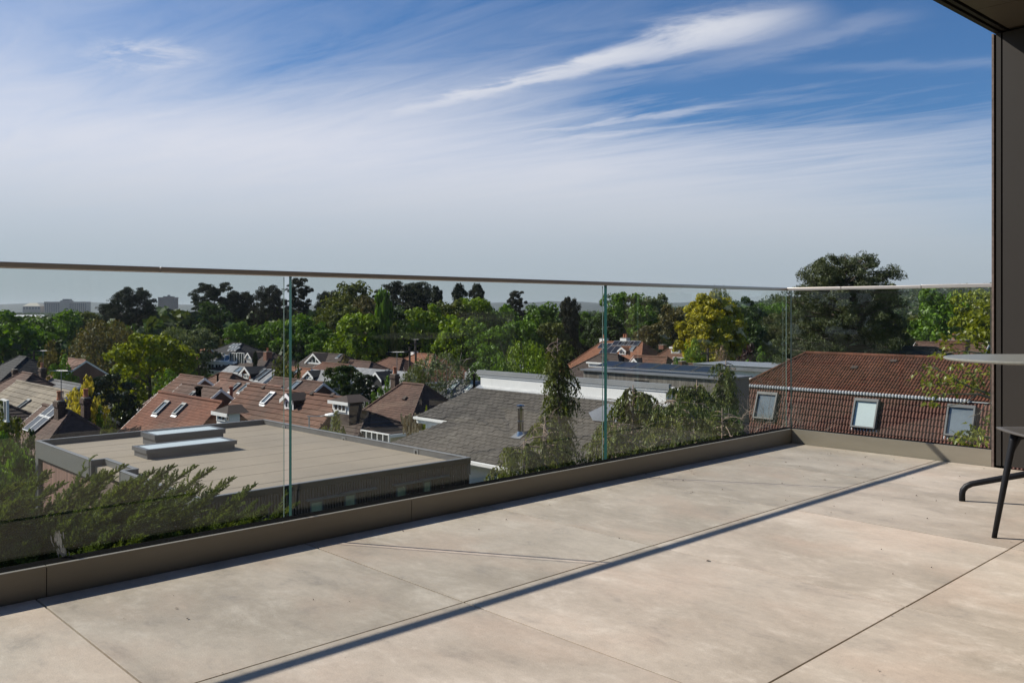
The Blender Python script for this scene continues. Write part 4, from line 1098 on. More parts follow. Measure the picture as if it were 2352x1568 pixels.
    h = H('brown hipped bungalow roof left of the taller brown hip', (808, 828), 853, -4.6, 4., 30, 'gh', roof=R_BROWN, seed=23)
    h = H('taller brown hipped roof beside the telegraph pole', (893, 822), 925, -4.5, 4.6, 31, 'hh', roof=R_MID, seed=24)
    h = H('brown hipped roof with a white chimney half hidden by the birch', (958, 812), 996, -4.2, 4.6, 30, 'hh', roof=R_ORANGE, seed=25)
    h.chim(950, 807, ly=.3, w=.9, d=.7, m=WHITE, pots=0, rough=False)
    h = H('long pale slate roof with a dark cross gable behind the centre chimney', (826, 844), 940, -4.5, 4.4, 36, 'gg', roof=R_PALE, tw=.3, gauge=.22, thick=.012, seed=26, ridge=False)
    h.dorm(866, 886, 1.7, .8, kind='gable', wall=R_BLACK, cheek=R_BLACK, roof=R_BLACK, n=2, win=False); h.window(886, 856, .6, 1.3)
    h = H('slate grey roof strip visible right of the silver birch', (1112, 820), 1175, -4.5, 3.8, 33, 'gg', roof=R_PALE, seed=27, tw=.3, gauge=.22, ridge=False)
    h = H('grey slate roof with two tall roof windows beside the white upper storey', (1051, 869), 1112, -4.6, 5.2, 36, 'gg', roof=R_GREY, lay='courses', tw=.3, gauge=.21, thick=.012, seed=28, wall=WHITE, ridge=False)
    h.window(1044, 887, .9, 1.7, FLASH, BLIND); h.window(1082, 888, .9, 1.7, FLASH, BLIND); h.pipe(1089, 862, .10, ly=-1.8, h=1.4)
    # dark roofs among the trees on the left
    h = H('dark roof under the trees at the far left, above the brown hip', (44, 818), 62, -4., 4.2, 34, 'hh', roof=R_BLACK, seed=29)
    h = H('pink tiled roof patch between the brown tree and the yellow-green tree', (158, 823), 196, -4.2, 4.2, 34, 'gg', roof=R_PINK, seed=30)
    h = H('low grey roofed garage with a pale gable behind the buff tiled roof', (120, 872), 184, -4.6, 2.6, 24, 'gg', roof=R_GREY, seed=31, wall=CREAM)
    # right of centre
    h = H('big orange tiled house with rows of solar panels and a gabled dormer', (1384, 784), 1477, -3., 5.2, 38, 'hh', roof=R_ORANGE, tw=.2, gauge=.2, thick=.02, seed=32, hip=3.5)
    for i in range(4): h.solar(1419+13.2*i, 789.5, 1.75, 1.05)
    for i in range(2): h.solar(1385+11*i, 795, 1.4, 1.1)
    for i in range(3): h.solar(1389+13*i, 804.5, 1.1, 1.6)
    h.dorm(1430, 815, 1.15, .68, kind='gable', cheek=R_DARK, n=2, pitch=.65); h.window(1453, 801, .9, 1.2)
    h.chim(1436, 776, ly=.4, w=1., d=.8, m=WHITE, pots=2, rough=False); h.chim(1387, 777, ly=.4, w=.8, d=.8, m=WHITE, pots=1, rough=False)
    h = H('dark roofed cottage with a white curved gable in front of the orange house', (1380, 812), 1418, -3.6, 3.4, 36, 'hh', roof=R_DARK, seed=33, wall=WHITE)
    h.dorm(1371, 843, 2.6, .6, kind='hip', n=2, win=False, roof=R_DARK, pitch=.5); h.pipe(1431, 823, .10, ly=-1.5)
    h = H('dark brown tiled house with a steep white edged front gable, below the orange house', (1462, 817), 1533, -3.3, 3.9, 38, 'gh', roof=R_MID, seed=34, wall=WHITE, hip=2.)
    h.dorm(1459, 843, 1.7, .12, kind='gable', win=False, pitch=.9, roof=R_DARK)
    h = H('tile hung house with a cream bay window left of the golden tree', (1548, 793), 1561, -3.2, 4.2, 42, 'hh', roof=R_MID, seed=35, wall=CREAM)
    h.dorm(1552, 812, 1.5, .8, kind='flat', wall=CREAM, n=4, winscale=(.86, .72)); h.win(1565, 830, 2.2, .9, 4); h.chim(1522, 792, ly=0., w=.7, d=.7, m=BRICK_M, pots=0, rough=False)
    h = H('low brown tiled roof between the timber box and the white flat roof', (1553, 834), 1607, -3.4, 3.2, 24, 'gg', roof=R_BROWN, seed=36)
    h.chim(1564, 830, ly=-.3, w=.6, d=.6, m=BRICK_M, pots=0, rough=False)
    h = H('dark metal tiled hipped roof just above the red pantile ridge', (2076, 797), 2150, -1.5, 3.6, 30, 'hh', roof=R_BLACK, lay='courses', tw=.6, gauge=.55, thick=.05, seed=37, hip=3.)
    h = H('brown tiled house with a red brick chimney behind the leafy maple branch', (2112, 786), 2262, -1.7, 3.4, 33, 'gg', roof=R_BROWN, lay='joined', seed=38, wall=WHITE)
    h.chim(2192, 781, ly=-2.8, w=1.9, d=.9, m=BRICK_M, pots=1)
build_houses()
def build_aerials():
    AL = mat('aerial_metal', (.30, .30, .31), .4, .1, metal=.7)
    for i, o in enumerate([q for q in bpy.data.objects if q.name.split('.')[0] == 'chimney'][:9]):
        if i % 2: continue
        v = [Vector(p.co) for p in o.data.vertices]; top = max(p.z for p in v); c = sum(v, Vector())/len(v)
        m = MB(); x, y = c.x+.22, c.y; m.tube([(x, y, top-.3), (x, y, top+1.5)], .022, 5); m.tube([(x-.5, y-.1, top+1.4), (x+.6, y+.1, top+1.44)], .014, 4)
        for k in range(8): m.tube([(x-.45+.14*k, y-.3-.1+.03*k, top+1.41), (x-.45+.14*k, y+.3-.1+.03*k, top+1.41)], .008, 3)
        m.build('aerial', AL, o.parent)
build_aerials()

def build_flat_tops():
    # white flat-roofed sunroom with roof lanterns before the white house
    h0 = -6.0
    p = onh(478, 828, -5.55); D = p.y; L = 13.; r = empty('sun_room', (p.x, p.y, -11.2), math.atan2(V.y, V.x)*.55, 'white flat roofed garden room with two glazed roof lanterns before the white house', 'building')
    z = -5.55+11.2
    MB().box(0, 4.9, -.2, 4, 0, z-.3).build('wall', WHITE, r); MB().box(-.15, 5.05, -.35, 4.1, z-.299, z).build('roof', WHITE, r)
    for k in range(4): wall_window(r, Vector((.75+1.15*k, -.2, z-1.0)), Vector((1, 0, 0)), Vector((0, -1, 0)), 1.0, 1.2, 2)
    for k in range(2):
        x = 1.35+2.2*k; a = MB()
        a.add([(x-.8, .6, z), (x+.8, .6, z), (x+.8, 2.4, z), (x-.8, 2.4, z), (x-.35, 1.2, z+.62), (x+.35, 1.2, z+.62), (x+.35, 1.8, z+.62), (x-.35, 1.8, z+.62)], [(0, 1, 5, 4), (1, 2, 6, 5), (2, 3, 7, 6), (3, 0, 4, 7), (4, 5, 6, 7)])
        b = a.build('roof_lantern', PANE_SKY, r); f = MB()
        for i, j in ((0, 4), (1, 5), (2, 6), (3, 7), (4, 5), (5, 6), (6, 7), (7, 4), (0, 1), (1, 2), (2, 3), (3, 0)): f.tube([a.v[i], a.v[j]], .05, 5)
        f.build('lantern_frame', WHITE, b)
    # grey timber-clad box with solar sheets on its roof
    q0 = at(1340, 848, 46.5); L = 8.6; gz = -9.5; zt = q0.z-gz
    r = empty('timber_clad_building', (q0.x, q0.y, gz), math.atan2(V.y, V.x), 'grey timber boarded box with dark solar panels on its flat roof, behind the white wall', 'building')
    MB().box(0, L, .04, 2.1, 0, zt-.06).build('wall', GREYFRAME, r)
    MB().box(-.12, L+.12, -.12, 2.2, zt-.059, zt+.02).build('roof', LEAD, r)
    x = 0; rng = random.Random(4)
    while x < L-.02:
        w = .135; MB().box(x+.004, min(x+w, L)-.004, rng.uniform(-.004, .004), .035, zt-2.2, zt-.062).build('timber_board', TIMBER, r); x += w
    MB().box(1.1, 1.7, -.02, -.006, zt-.6, zt-.1).build('dark_panel', GREYFRAME, r)
    MB().box(3.4, 4.3, -.02, -.006, zt-.52, zt-.36).build('vent_slot', GASKET, r)
    fr = (Vector((0, .15, zt+.05)), Vector((1, 0, 0)), Vector((0, .97, .22)), Vector((0, -.22, .97)))
    for k in range(6): solar_panel(r, fr, 1.1+1.2*k, .75, 1.1, 1.0, frame=GREYFRAME, lift=.08)
    # white flat roof further right
    q0 = at(1606, 834, 64); gz = -9.6; zt = q0.z-gz
    r = empty('flat_roofed_bungalow', (q0.x, q0.y, gz), math.atan2(V.y, V.x), 'pale flat roofed bungalow with a grey fascia to the right of the timber box', 'building')
    MB().box(0, 6.3, 0, 4, 0, zt-.35).build('wall', WHITE, r); MB().box(-.3, 6.6, -.3, 4.2, zt-.349, zt-.03).build('fascia', LEAD, r); MB().box(-.35, 6.65, -.35, 4.25, zt-.029, zt).build('roof', FLASH, r)
    MB().box(5.2, 5.5, 3, 3.3, zt, zt+.25).build('roof_cowl', GREYFRAME, r)
    q0 = at(1712, 836, 66); zt = q0.z-gz
    r = empty('pale_extension', (q0.x, q0.y, gz), math.atan2(V.y, V.x), 'pale extension with a flat roof and roof window seen through the glass near the corner', 'building')
    MB().box(0, 6, 0, 3, 0, zt-.2).build('wall', CREAM, r); MB().box(-.2, 6.2, -.2, 3.2, zt-.199, zt).build('roof', FLASH, r)
    fr = (Vector((3.2, -.6, zt-1.3)), Vector((1, 0, 0)), Vector((0, .8, .6)), Vector((0, -.6, .8)))
    MB().prism([(-.2, -1.4, zt-1.9), (-.2, -.21, zt-1.0), (-.2, -.21, zt-2.0)], (6.4, 0, 0)).build('lean_to_roof', R_GREY, r)
    slope_window(r, (Vector((2.6, -1.4, zt-1.88)), Vector((1, 0, 0)), Vector((0, .8, .605)), Vector((0, -.605, .8))), 0, .75, 1.0, .9)
build_flat_tops()

def build_town():
    """large buildings about two kilometres off on the left skyline"""
    CONC = mat('far_concrete', (.34, .29, .245), .85, .08, .05); DK = mat('far_glass', (.05, .055, .065), .3, .1)
    def block(label, x0, x1, ytop, D, depth, rows, cols, name='office_block', cat='office block', m=CONC, vertical=False):
        a = at(x0, ytop, D); w = (x1-x0)/F*D; gz = -16; h = a.z-gz
        r = empty(name, (a.x, D, gz), .05, label, cat)
        MB().box(0, w, 0, depth, 0, h).build('wall', m, r)
        vis = 30
        for i in range(cols):
            if vertical:
                MB().box(w*(i+.28)/cols, w*(i+.78)/cols, -.3, .02, max(2, h-vis), h-2.2).build('window_strip', DK, r)
                MB().box(w*(i-.06)/cols, w*(i+.12)/cols, -1.0, .0, 2, h-.5).build('pier', m, r)
            else:
                for j in range(rows):
                    z = h-3.6-j*3.3; MB().box(w*(i+.2)/cols, w*(i+.85)/cols, -.2, .02, z, z+1.7).build('window', DK, r)
        MB().box(-.5, w+.5, -.6, depth+.5, h, h+1.1).build('parapet', m, r)
        return r, w, h
    r, w, h = block('long concrete slab office block with vertical window strips on the far left skyline', 102, 196, 694, 1900, 22, 6, 22, vertical=True)
    MB().box(w*.385, w*.61, -2.5, 18, 0, h+4).build('stair_tower', CONC, r)
    MB().box(w*.42, w*.58, 2, 16, h+4, h+7).build('plant_room', DK, r)
    r, w, h = block('dark residential tower block on the skyline between two pines', 363, 399, 684, 1600, 24, 8, 8, name='tower_block', cat='tower block', m=mat('far_brown_brick', (.115, .075, .062), .9, .1, .05))
    MB().box(w*.25, w*.85, 5, 18, h+1.1, h+3).build('plant_room', DK, r); MB().box(w*.5, w*.64, 8, 12, h+3, h+5.5).build('lift_housing', DK, r)
    a = at(52, 703, 1900); w = 42/F*1900*.95; gz = -16; h = a.z-gz
    r = empty('conference_hall', (a.x, 1900, gz), .05, 'hall with a stepped pale domed roof left of the long slab block on the skyline', 'hall')
    MB().box(0, w, 0, 30, 0, h).build('wall', CONC, r)
    MB().add([(0, -.5, h), (w, -.5, h), (w, 30, h), (0, 30, h), (w*.3, 8, h+7), (w*.72, 8, h+7), (w*.72, 24, h+7), (w*.3, 24, h+7)], [(0, 1, 5, 4), (1, 2, 6, 5), (2, 3, 7, 6), (3, 0, 4, 7), (4, 5, 6, 7)]).build('roof', CREAM, r)
    for k in range(6): MB().box(w*(k+.2)/6, w*(k+.75)/6, -.3, .02, h-6, h-2).build('window', DK, r)
    # low white sheds and houses scattered in the wooded middle distance
    rng = random.Random(6); nm = ['long white shed roof above the trees at the far left edge', 'low white warehouse roof glimpsed beyond the woods at the left', 'small white building in the woods left of the glass joint', 'white walled house among the trees on the far slope',
                                  'pale roofed house high on the wooded slope by the right edge', 'brick house with a white garage on the wooded slope, right']
    for lb, (x, y, D, wpx, hh) in zip(nm, ((58, 729, 620, 70, 3), (5, 716, 1400, 20, 6), (372, 738, 700, 26, 4), (1382, 718, 520, 20, 4), (2108, 770, 330, 30, 4), (2286-12, 742, 640, 20, 7))):
        p = at(x, y, D); w = wpx/F*D; gz = ground_z(p.x, D)-.5; z = p.z-gz
        if z < 2.5: gz = p.z-4; z = 4
        r = empty('distant_building', (p.x, D, gz), rng.uniform(-.2, .4), lb, 'building')
        MB().box(-w/2, w/2, 0, w*.5, 0, z).build('wall', WHITE if 'brick' not in lb else BRICK_M, r)
        MB().add([(-w/2-.4, -.4, z), (w/2+.4, -.4, z), (w/2+.4, w*.5+.4, z), (-w/2-.4, w*.5+.4, z), (-w/2-.4, w*.25, z+w*.08), (w/2+.4, w*.25, z+w*.08)], [(0, 1, 5, 4), (2, 3, 4, 5), (3, 0, 4), (1, 2, 5)]).build('roof', R_GREY if 'brick' in lb or 'house' in lb else WHITE, r)
        for k in range(4): MB().box(-w/2+w*(k+.3)/4, -w/2+w*(k+.7)/4, -.06, .01, z*.45, z*.75).build('window', PANE, r)
build_town()

def build_poles():
    POLE = mat('creosote_pole', (.06, .045, .035), .9, .2); GALV = mat('galvanised_steel', (.42, .43, .44), .4, .1, metal=.6)
    for i, (x, y, D, lb) in enumerate(((941, 797, 88, 'wooden telegraph pole beside the brown hips left of the birch'), (955, 781, 92, 'taller thin telegraph pole behind the white chimney'), (1626, 800, 75, 'telegraph pole standing in front of the golden tree'), (78, 806, 96, 'telegraph pole with a crossbar among the trees at far left'))):
        p = at(x, y, D); gz = ground_z(p.x, D)-.2
        r = empty('telegraph_pole', (p.x, D, gz), .3, lb, 'pole', 'telegraph poles')
        MB().tube([(0, 0, 0), (0, 0, p.z-gz)], [.14, .10], 8).build('pole', POLE, r)
        MB().box(-.6, .6, -.05, .05, p.z-gz-.45, p.z-gz-.35).build('crossarm', POLE, r)
    p = at(762, 957, 40); gz = ground_z(p.x, 40)-.2
    r = empty('street_lamp', (p.x, 40, gz), 0, 'grey street lamp with a flat round white head in front of the dark wing', 'street lamp')
    MB().tube([(0, 0, 0), (0, 0, p.z-gz)], [.07, .045], 10).build('post', GALV, r)
    MB().lathe((0, 0, p.z-gz), [(.05, 0), (.28, .04), (.33, .09), (.30, .13), (.12, .17), (.03, .19)], 16).build('lamp_head', WHITE, r)
    p = at(710, 955, 41); gz = ground_z(p.x, 41)-.2; r = empty('mast', (p.x, 41, gz), 0, 'thin steel mast with a long horizontal arm left of the round street lamp', 'mast')
    MB().tube([(0, 0, 0), (0, 0, p.z-gz)], .035, 8).build('post', GALV, r)
    MB().tube([(-.1, 0, p.z-gz), (.5, 0, p.z-gz-.02), (1.35, -.2, p.z-gz+.15)], .022, 6).build('arm', GALV, r)
build_poles()
# ---------------------------------------------------------------- vegetation
def unit(a): return a/np.maximum(np.linalg.norm(a, axis=-1, keepdims=True), 1e-9)
def leaf_quads(P, Nm, size, rng, asp=.62, tilt=.6, along=None):
    n = len(P); nn = unit(Nm + tilt*rng.normal(size=(n, 3)))
    t = unit(np.cross(nn, rng.normal(size=(n, 3)))) if along is None else unit(along+.35*rng.normal(size=(n, 3)))
    b = unit(np.cross(nn, t)); s = (size*(.55+.9*rng.random(n)))[:, None]
    k = (.7+.6*rng.random(n))[:, None]
    v = np.stack([P+t*s, P+b*s*asp*k+nn*s*.2, P-t*s*.9, P-b*s*asp/k+nn*s*.2], 1)
    return v.reshape(-1, 3)
def quads_mesh(name, vs, m):
    v = np.concatenate(vs) if isinstance(vs, list) else vs
    return mesh_np(name, v, np.arange(len(v)).reshape(-1, 4), m)
def sphere_dirs(n, rng): return unit(rng.normal(size=(n, 3)))
def lump(c, r, n, size, rng, sq=(1, 1, 1), tilt=.42, asp=.62):
    d = sphere_dirs(n, rng); d = d[d[:, 2] > -.75]
    P = c + d*r*(.72+.34*rng.random(len(d)))[:, None]*np.array(sq)
    return leaf_quads(P, d*np.array((1, 1, 1.15)), size, rng, asp, tilt)
LEAF0 = leafmat('leaf', (.06, .10, .02)); 
PROTO = {}
def crown(name, n_lobes, prof, zlo, zhi, lobe, sub, per, size, seed, sq=(1, 1, .8), jitter=.12, fill=True):
    """broadleaf crown, unit height and width: big lobes carrying smaller lumps of leaves; prof(z) = crown radius"""
    rng = np.random.default_rng(seed); vs = []
    for i in range(n_lobes):
        f = (i+.5)/n_lobes; z = lerp(zlo, zhi, f**.85); a = i*2.39996+rng.normal()*.35
        R = prof(z); rr = max(0, R-lobe*.75)*(.75+.35*rng.random()); c = np.array((math.cos(a)*rr, math.sin(a)*rr, z+rng.normal()*.03))
        lr = lobe*(.7+.6*rng.random())
        d = sphere_dirs(sub, rng); d[:, 2] = np.abs(d[:, 2])*.9-.25*(rng.random(sub) < .4); d = unit(d)
        for q in d:
            vs.append(lump(c+q*lr*np.array(sq)*(.75+jitter*rng.normal()), lr*(.38+.22*rng.random()), per, size, rng, sq))
    if fill:      # a dark loose core so that light does not fall straight through
        n = int(per*n_lobes*.6); z = zlo+(zhi-zlo)*rng.random(n)*.9; a = rng.random(n)*2*PI
        R = np.array([prof(q) for q in z])*.62*np.sqrt(rng.random(n)); P = np.stack([np.cos(a)*R, np.sin(a)*R, z], 1)
        vs.append(leaf_quads(P, rng.normal(size=(n, 3)), size*1.7, rng))
    return quads_mesh(name, vs, LEAF0)
def egg(z, zc, zr_up, zr_dn, r):
    t = (z-zc)/(zr_up if z > zc else zr_dn); return r*math.sqrt(max(0, 1-t*t))
def trunk_mesh(name, h, r, limbs, seed, m, spread=.3, z0=.25):
    rng = random.Random(seed); b = MB()
    b.tube([(0, 0, 0), (rng.uniform(-.01, .01), 0, h*.4), (rng.uniform(-.02, .02), rng.uniform(-.02, .02), h*.75), (0, 0, h)], [r, r*.8, r*.5, r*.12], 8)
    for k in range(limbs):
        z = lerp(z0, h*.85, k/max(1, limbs-1)); a = k*2.4+rng.random(); L = spread*rng.uniform(.7, 1.2)*(1-.5*(z-z0))
        d = Vector((math.cos(a), math.sin(a), 0))
        b.tube([(0, 0, z), d*L*.4+Z*(z+L*.25), d*L+Z*(z+L*.42)], [r*.42, r*.28, r*.08], 5)
    return b.mesh(name, m, True)
def build_protos():
    P = PROTO
    for i, s in enumerate((11, 12, 13)):
        P['oak%d' % i] = (crown('crown', 19, lambda z: egg(z, .52, .47, .42, .5), .14, .93, .16, 9, 46, .0235, s), trunk_mesh('trunk', .85, .03, 7, s, BARK))
    for i, s in enumerate((21, 22)):
        P['dome%d' % i] = (crown('crown', 24, lambda z: egg(z, .40, .58, .38, .5), .06, .95, .13, 10, 44, .0195, s, (1, 1, .62)), trunk_mesh('trunk', .8, .03, 6, s, BARK))
    P['shrub0'] = (crown('crown', 16, lambda z: egg(z, .38, .6, .5, .5), .04, .9, .17, 7, 40, .024, 31), trunk_mesh('trunk', .6, .03, 5, 3, BARK, z0=.1))
    P['shrub1'] = (crown('crown', 16, lambda z: egg(z, .45, .53, .5, .48), .04, .92, .15, 8, 34, .026, 32, jitter=.3), trunk_mesh('trunk', .6, .03, 5, 4, BARK, z0=.1))
    P['golden'] = (crown('crown', 130, lambda z: egg(z, .40, .60, .42, .5), .04, .97, .075, 8, 44, .0165, 41, (1, 1, .85)), trunk_mesh('trunk', .9, .025, 6, 5, BARK))
    # birch and willow: drooping strands of small leaves
    for nm, seed, dens, m, drop, sz in (('birch', 51, 150, PALEBARK, .16, .013), ('willow', 52, 230, BARK, .30, .015)):
        rng = np.random.default_rng(seed); vs = []
        for k in range(dens*2):
            z = .22+.76*rng.random()**.8; R = egg(z, .5, .5, .42, .5)*(.45+.55*rng.random()**.5); a = rng.random()*2*PI
            n = 22; t = np.linspace(0, 1, n)[:, None]
            p0 = np.array((math.cos(a)*R, math.sin(a)*R, z)); out = np.array((math.cos(a), math.sin(a), 0))
            L = drop*(.5+rng.random()); Q = p0+out*.10*np.sqrt(t)*R + np.array((0, 0, -1))*(t**1.4)*L*(.35+.65*R*2) + .012*rng.normal(size=(n, 3))
            vs.append(leaf_quads(Q, np.repeat([out+np.array((0, 0, .5))], n, 0), sz, rng, .5, .7))
        b = MB(); rr = random.Random(seed)
        for j in range(5 if nm == 'birch' else 2):
            x, y = rr.uniform(-.16, .16), rr.uniform(-.12, .12)
            b.tube([(x*.5, y*.5, 0), (x, y, .4), (x*1.5+rr.uniform(-.04, .04), y*1.5, .8), (x*2+.04, y*2, .98)], [.014, .011, .006, .002], 6)
            for q in range(7):
                z = rr.uniform(.35, .85); a = rr.uniform(0, 6.28); d = Vector((math.cos(a), math.sin(a), 0))*rr.uniform(.12, .28); c = Vector((x*(1+z*.8), y*(1+z*.8), z))
                b.tube([c, c+d*.5+Z*.08, c+d+Z*.10], [.005, .0035, .001], 4)
        P[nm] = (quads_mesh('crown', vs, LEAF0), b.mesh('trunk', m, True))
    # pines: flat pads of needles on bare limbs
    def pine(name, seed, n, zlo, prof, pr, per, size, flat, up, tr=.024, lean=0., asp=.38):
        rng = np.random.default_rng(seed); vs = []; b = MB(); rr = random.Random(seed)
        ax = lambda z: Vector((lean*(z-.3), 0, z))
        b.tube([ax(0), ax(.35), ax(.7), ax(.97)], [tr, tr*.85, tr*.55, tr*.12], 8)
        for k in range(n):
            f = (k+.5)/n; z = lerp(zlo, .97, f**.8); a = k*2.39996+rr.uniform(-.4, .4); R = prof(z)*rr.uniform(.72, 1.06)
            d = Vector((math.cos(a), math.sin(a), 0)); r0 = ax(max(.1, z-up*R-.03)); tip = ax(z)+d*R
            mid = r0.lerp(tip, .5)+Z*rr.uniform(-.01, .02)
            b.tube([r0, mid, tip], [tr*.34*(1.2-f), tr*.22*(1.2-f), tr*.08], 5)
            for t in ((1., .72, .45) if R > .2 else (1.,)):
                if t < 1 and rr.random() < .25: continue
                c = r0.lerp(tip, t) + Vector((rr.uniform(-1, 1), rr.uniform(-1, 1), 0))*pr*.6; q = pr*rr.uniform(.7, 1.25)
                for s_ in range(6):
                    o = Vector((rr.uniform(-1, 1), rr.uniform(-1, 1), rr.uniform(-.3, .35)))*q*.65
                    vs.append(lump(np.array(c+o), q*.55, per, size, rng, (1, 1, flat), .9, asp))
        return quads_mesh('crown', vs, LEAF0), b.mesh('trunk', BARK, True)
    for i, s in enumerate((61, 62)):
        P['pine%d' % i] = pine('pine', s, 54, .44, lambda z: egg(z, .66, .34, .34, .45), .100, 74, .0118, .36, .28, asp=.3, lean=(.1, -.14)[i])
    P['pinefull'] = pine('pine', 63, 200, .18, lambda z: .45*min(1, (1.02-z)/.27)**.5*(1 if z > .5 else 1.02+.1*math.sin(z*40)), .066, 60, .0092, .62, .10, tr=.03, asp=.22)
    P['pinebig'] = pine('pine', 68, 210, .14, lambda z: .47*min(1, (1.02-z)/.26)**.46*(.88+.12*math.sin(z*58)), .064, 60, .0088, .40, .06, tr=.03, asp=.2)
    P['pinetall'] = pine('pine', 66, 64, .30, lambda z: egg(z, .62, .39, .55, .47), .078, 70, .0112, .34, .22, asp=.3)
    P['cedar'] = pine('cedar', 64, 84, .14, lambda z: .48*(1.03-z)**.45*(.75+.25*math.sin(z*46)), .065, 60, .0118, .28, -.12, asp=.3)
    P['cypress'] = pine('cypress', 65, 90, .10, lambda z: .48*(1.03-z)**.4*(.80+.2*math.sin(z*31)), .07, 42, .0155, .75, -.42)
    P['spire'] = pine('spire', 67, 90, .06, lambda z: .5*(1.02-z)**.62*(.8+.2*math.sin(z*37)), .06, 40, .0155, .8, -.1)
    # ivy-clad column
    rng = np.random.default_rng(71); vs = []
    for k in range(64):
        z = .03+.94*k/64; R = .5*(1-max(0, z-.55)/.45*.65)*(.75+.4*rng.random()); a = k*2.4+rng.random()
        vs.append(lump(np.array((math.cos(a)*R*.6, math.sin(a)*R*.6, z)), .26, 60, .055, rng, (1, 1, .16)))
    v = np.concatenate(vs); P['column'] = (quads_mesh('crown', v, LEAF0), trunk_mesh('trunk', .95, .06, 3, 9, BARK, spread=.1))
build_protos()
GREEN = leafmat('fresh_green_leaf', (0.132, 0.247, 0.011), (0.052, 0.113, 0.008))
LIME = leafmat('spring_lime_leaf', (0.218, 0.322, 0.011), (0.098, 0.161, 0.008))
YELG = leafmat('yellow_green_leaf', (0.276, 0.316, 0.010), (0.121, 0.161, 0.007))
GOLD = leafmat('golden_leaf', (.50, .44, .010), (.25, .24, .008))
YELLOW = leafmat('bright_yellow_leaf', (.62, .52, .07), (.36, .32, .03))
DKGREEN = leafmat('dark_green_leaf', (0.05, 0.092, 0.012), (0.022, 0.044, 0.007))
OLIVE = leafmat('olive_leaf', (0.149, 0.172, 0.025), (0.069, 0.090, 0.016))
GREYG = leafmat('grey_green_leaf', (0.158, 0.194, 0.083), (0.090, 0.120, 0.051))
BROWNG = leafmat('brownish_leaf', (0.155, 0.127, 0.039), (0.075, 0.069, 0.023))
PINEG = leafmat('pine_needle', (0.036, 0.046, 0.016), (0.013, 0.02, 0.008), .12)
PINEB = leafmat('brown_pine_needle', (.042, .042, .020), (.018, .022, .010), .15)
PINEL = leafmat('olive_pine_needle', (0.115, 0.118, 0.03), (0.04, 0.05, 0.016), .2)  # lighter, olive-yellow needles
BUSHD = leafmat('glossy_dark_leaf', (.030, .046, .018), (.014, .024, .010), .15, .3)
BIGP = leafmat('long_pine_needle', (.080, .098, .028), (.026, .038, .013), .18)
G2 = 'trees beyond the terrace'
_used = {}
def tree(kind, m, label, x, ytop, wpx, D, name=None, cat='tree', rz=None, lift=0., group=G2, hmin=None):
    p = at(x, ytop, D); gz = ground_z(p.x, D)-.15
    if hmin: gz = max(gz, p.z-hmin)
    rng = random.Random(hash((x, ytop)) & 0xffff if False else int(x*7+ytop*13))
    name = name or {'p': 'pine_tree', 'c': 'conifer_tree', 's': 'shrub'}.get(kind[0], 'broadleaf_tree')
    r = empty(name, (p.x, D, gz), rz if rz is not None else rng.uniform(0, 6.28), label, cat, group)
    w = wpx/F*D*(1.18 if kind in ('pine0', 'pine1', 'pinetall') else 1); r.scale = (w, w, p.z-gz)
    cm, tm = PROTO[kind]
    c = link('crown', cm, r)
    if kind[:3] in ('oak', 'dom', 'gol'):        # crown as deep as it is wide, on top of a longer trunk
        q = min(1., w*1.2/(p.z-gz)); c.scale = (1, 1, q); c.location = (0, 0, 1-q)
    c.material_slots[0].link = 'OBJECT'; c.material_slots[0].material = m
    link('trunk', tm, r)
    return r
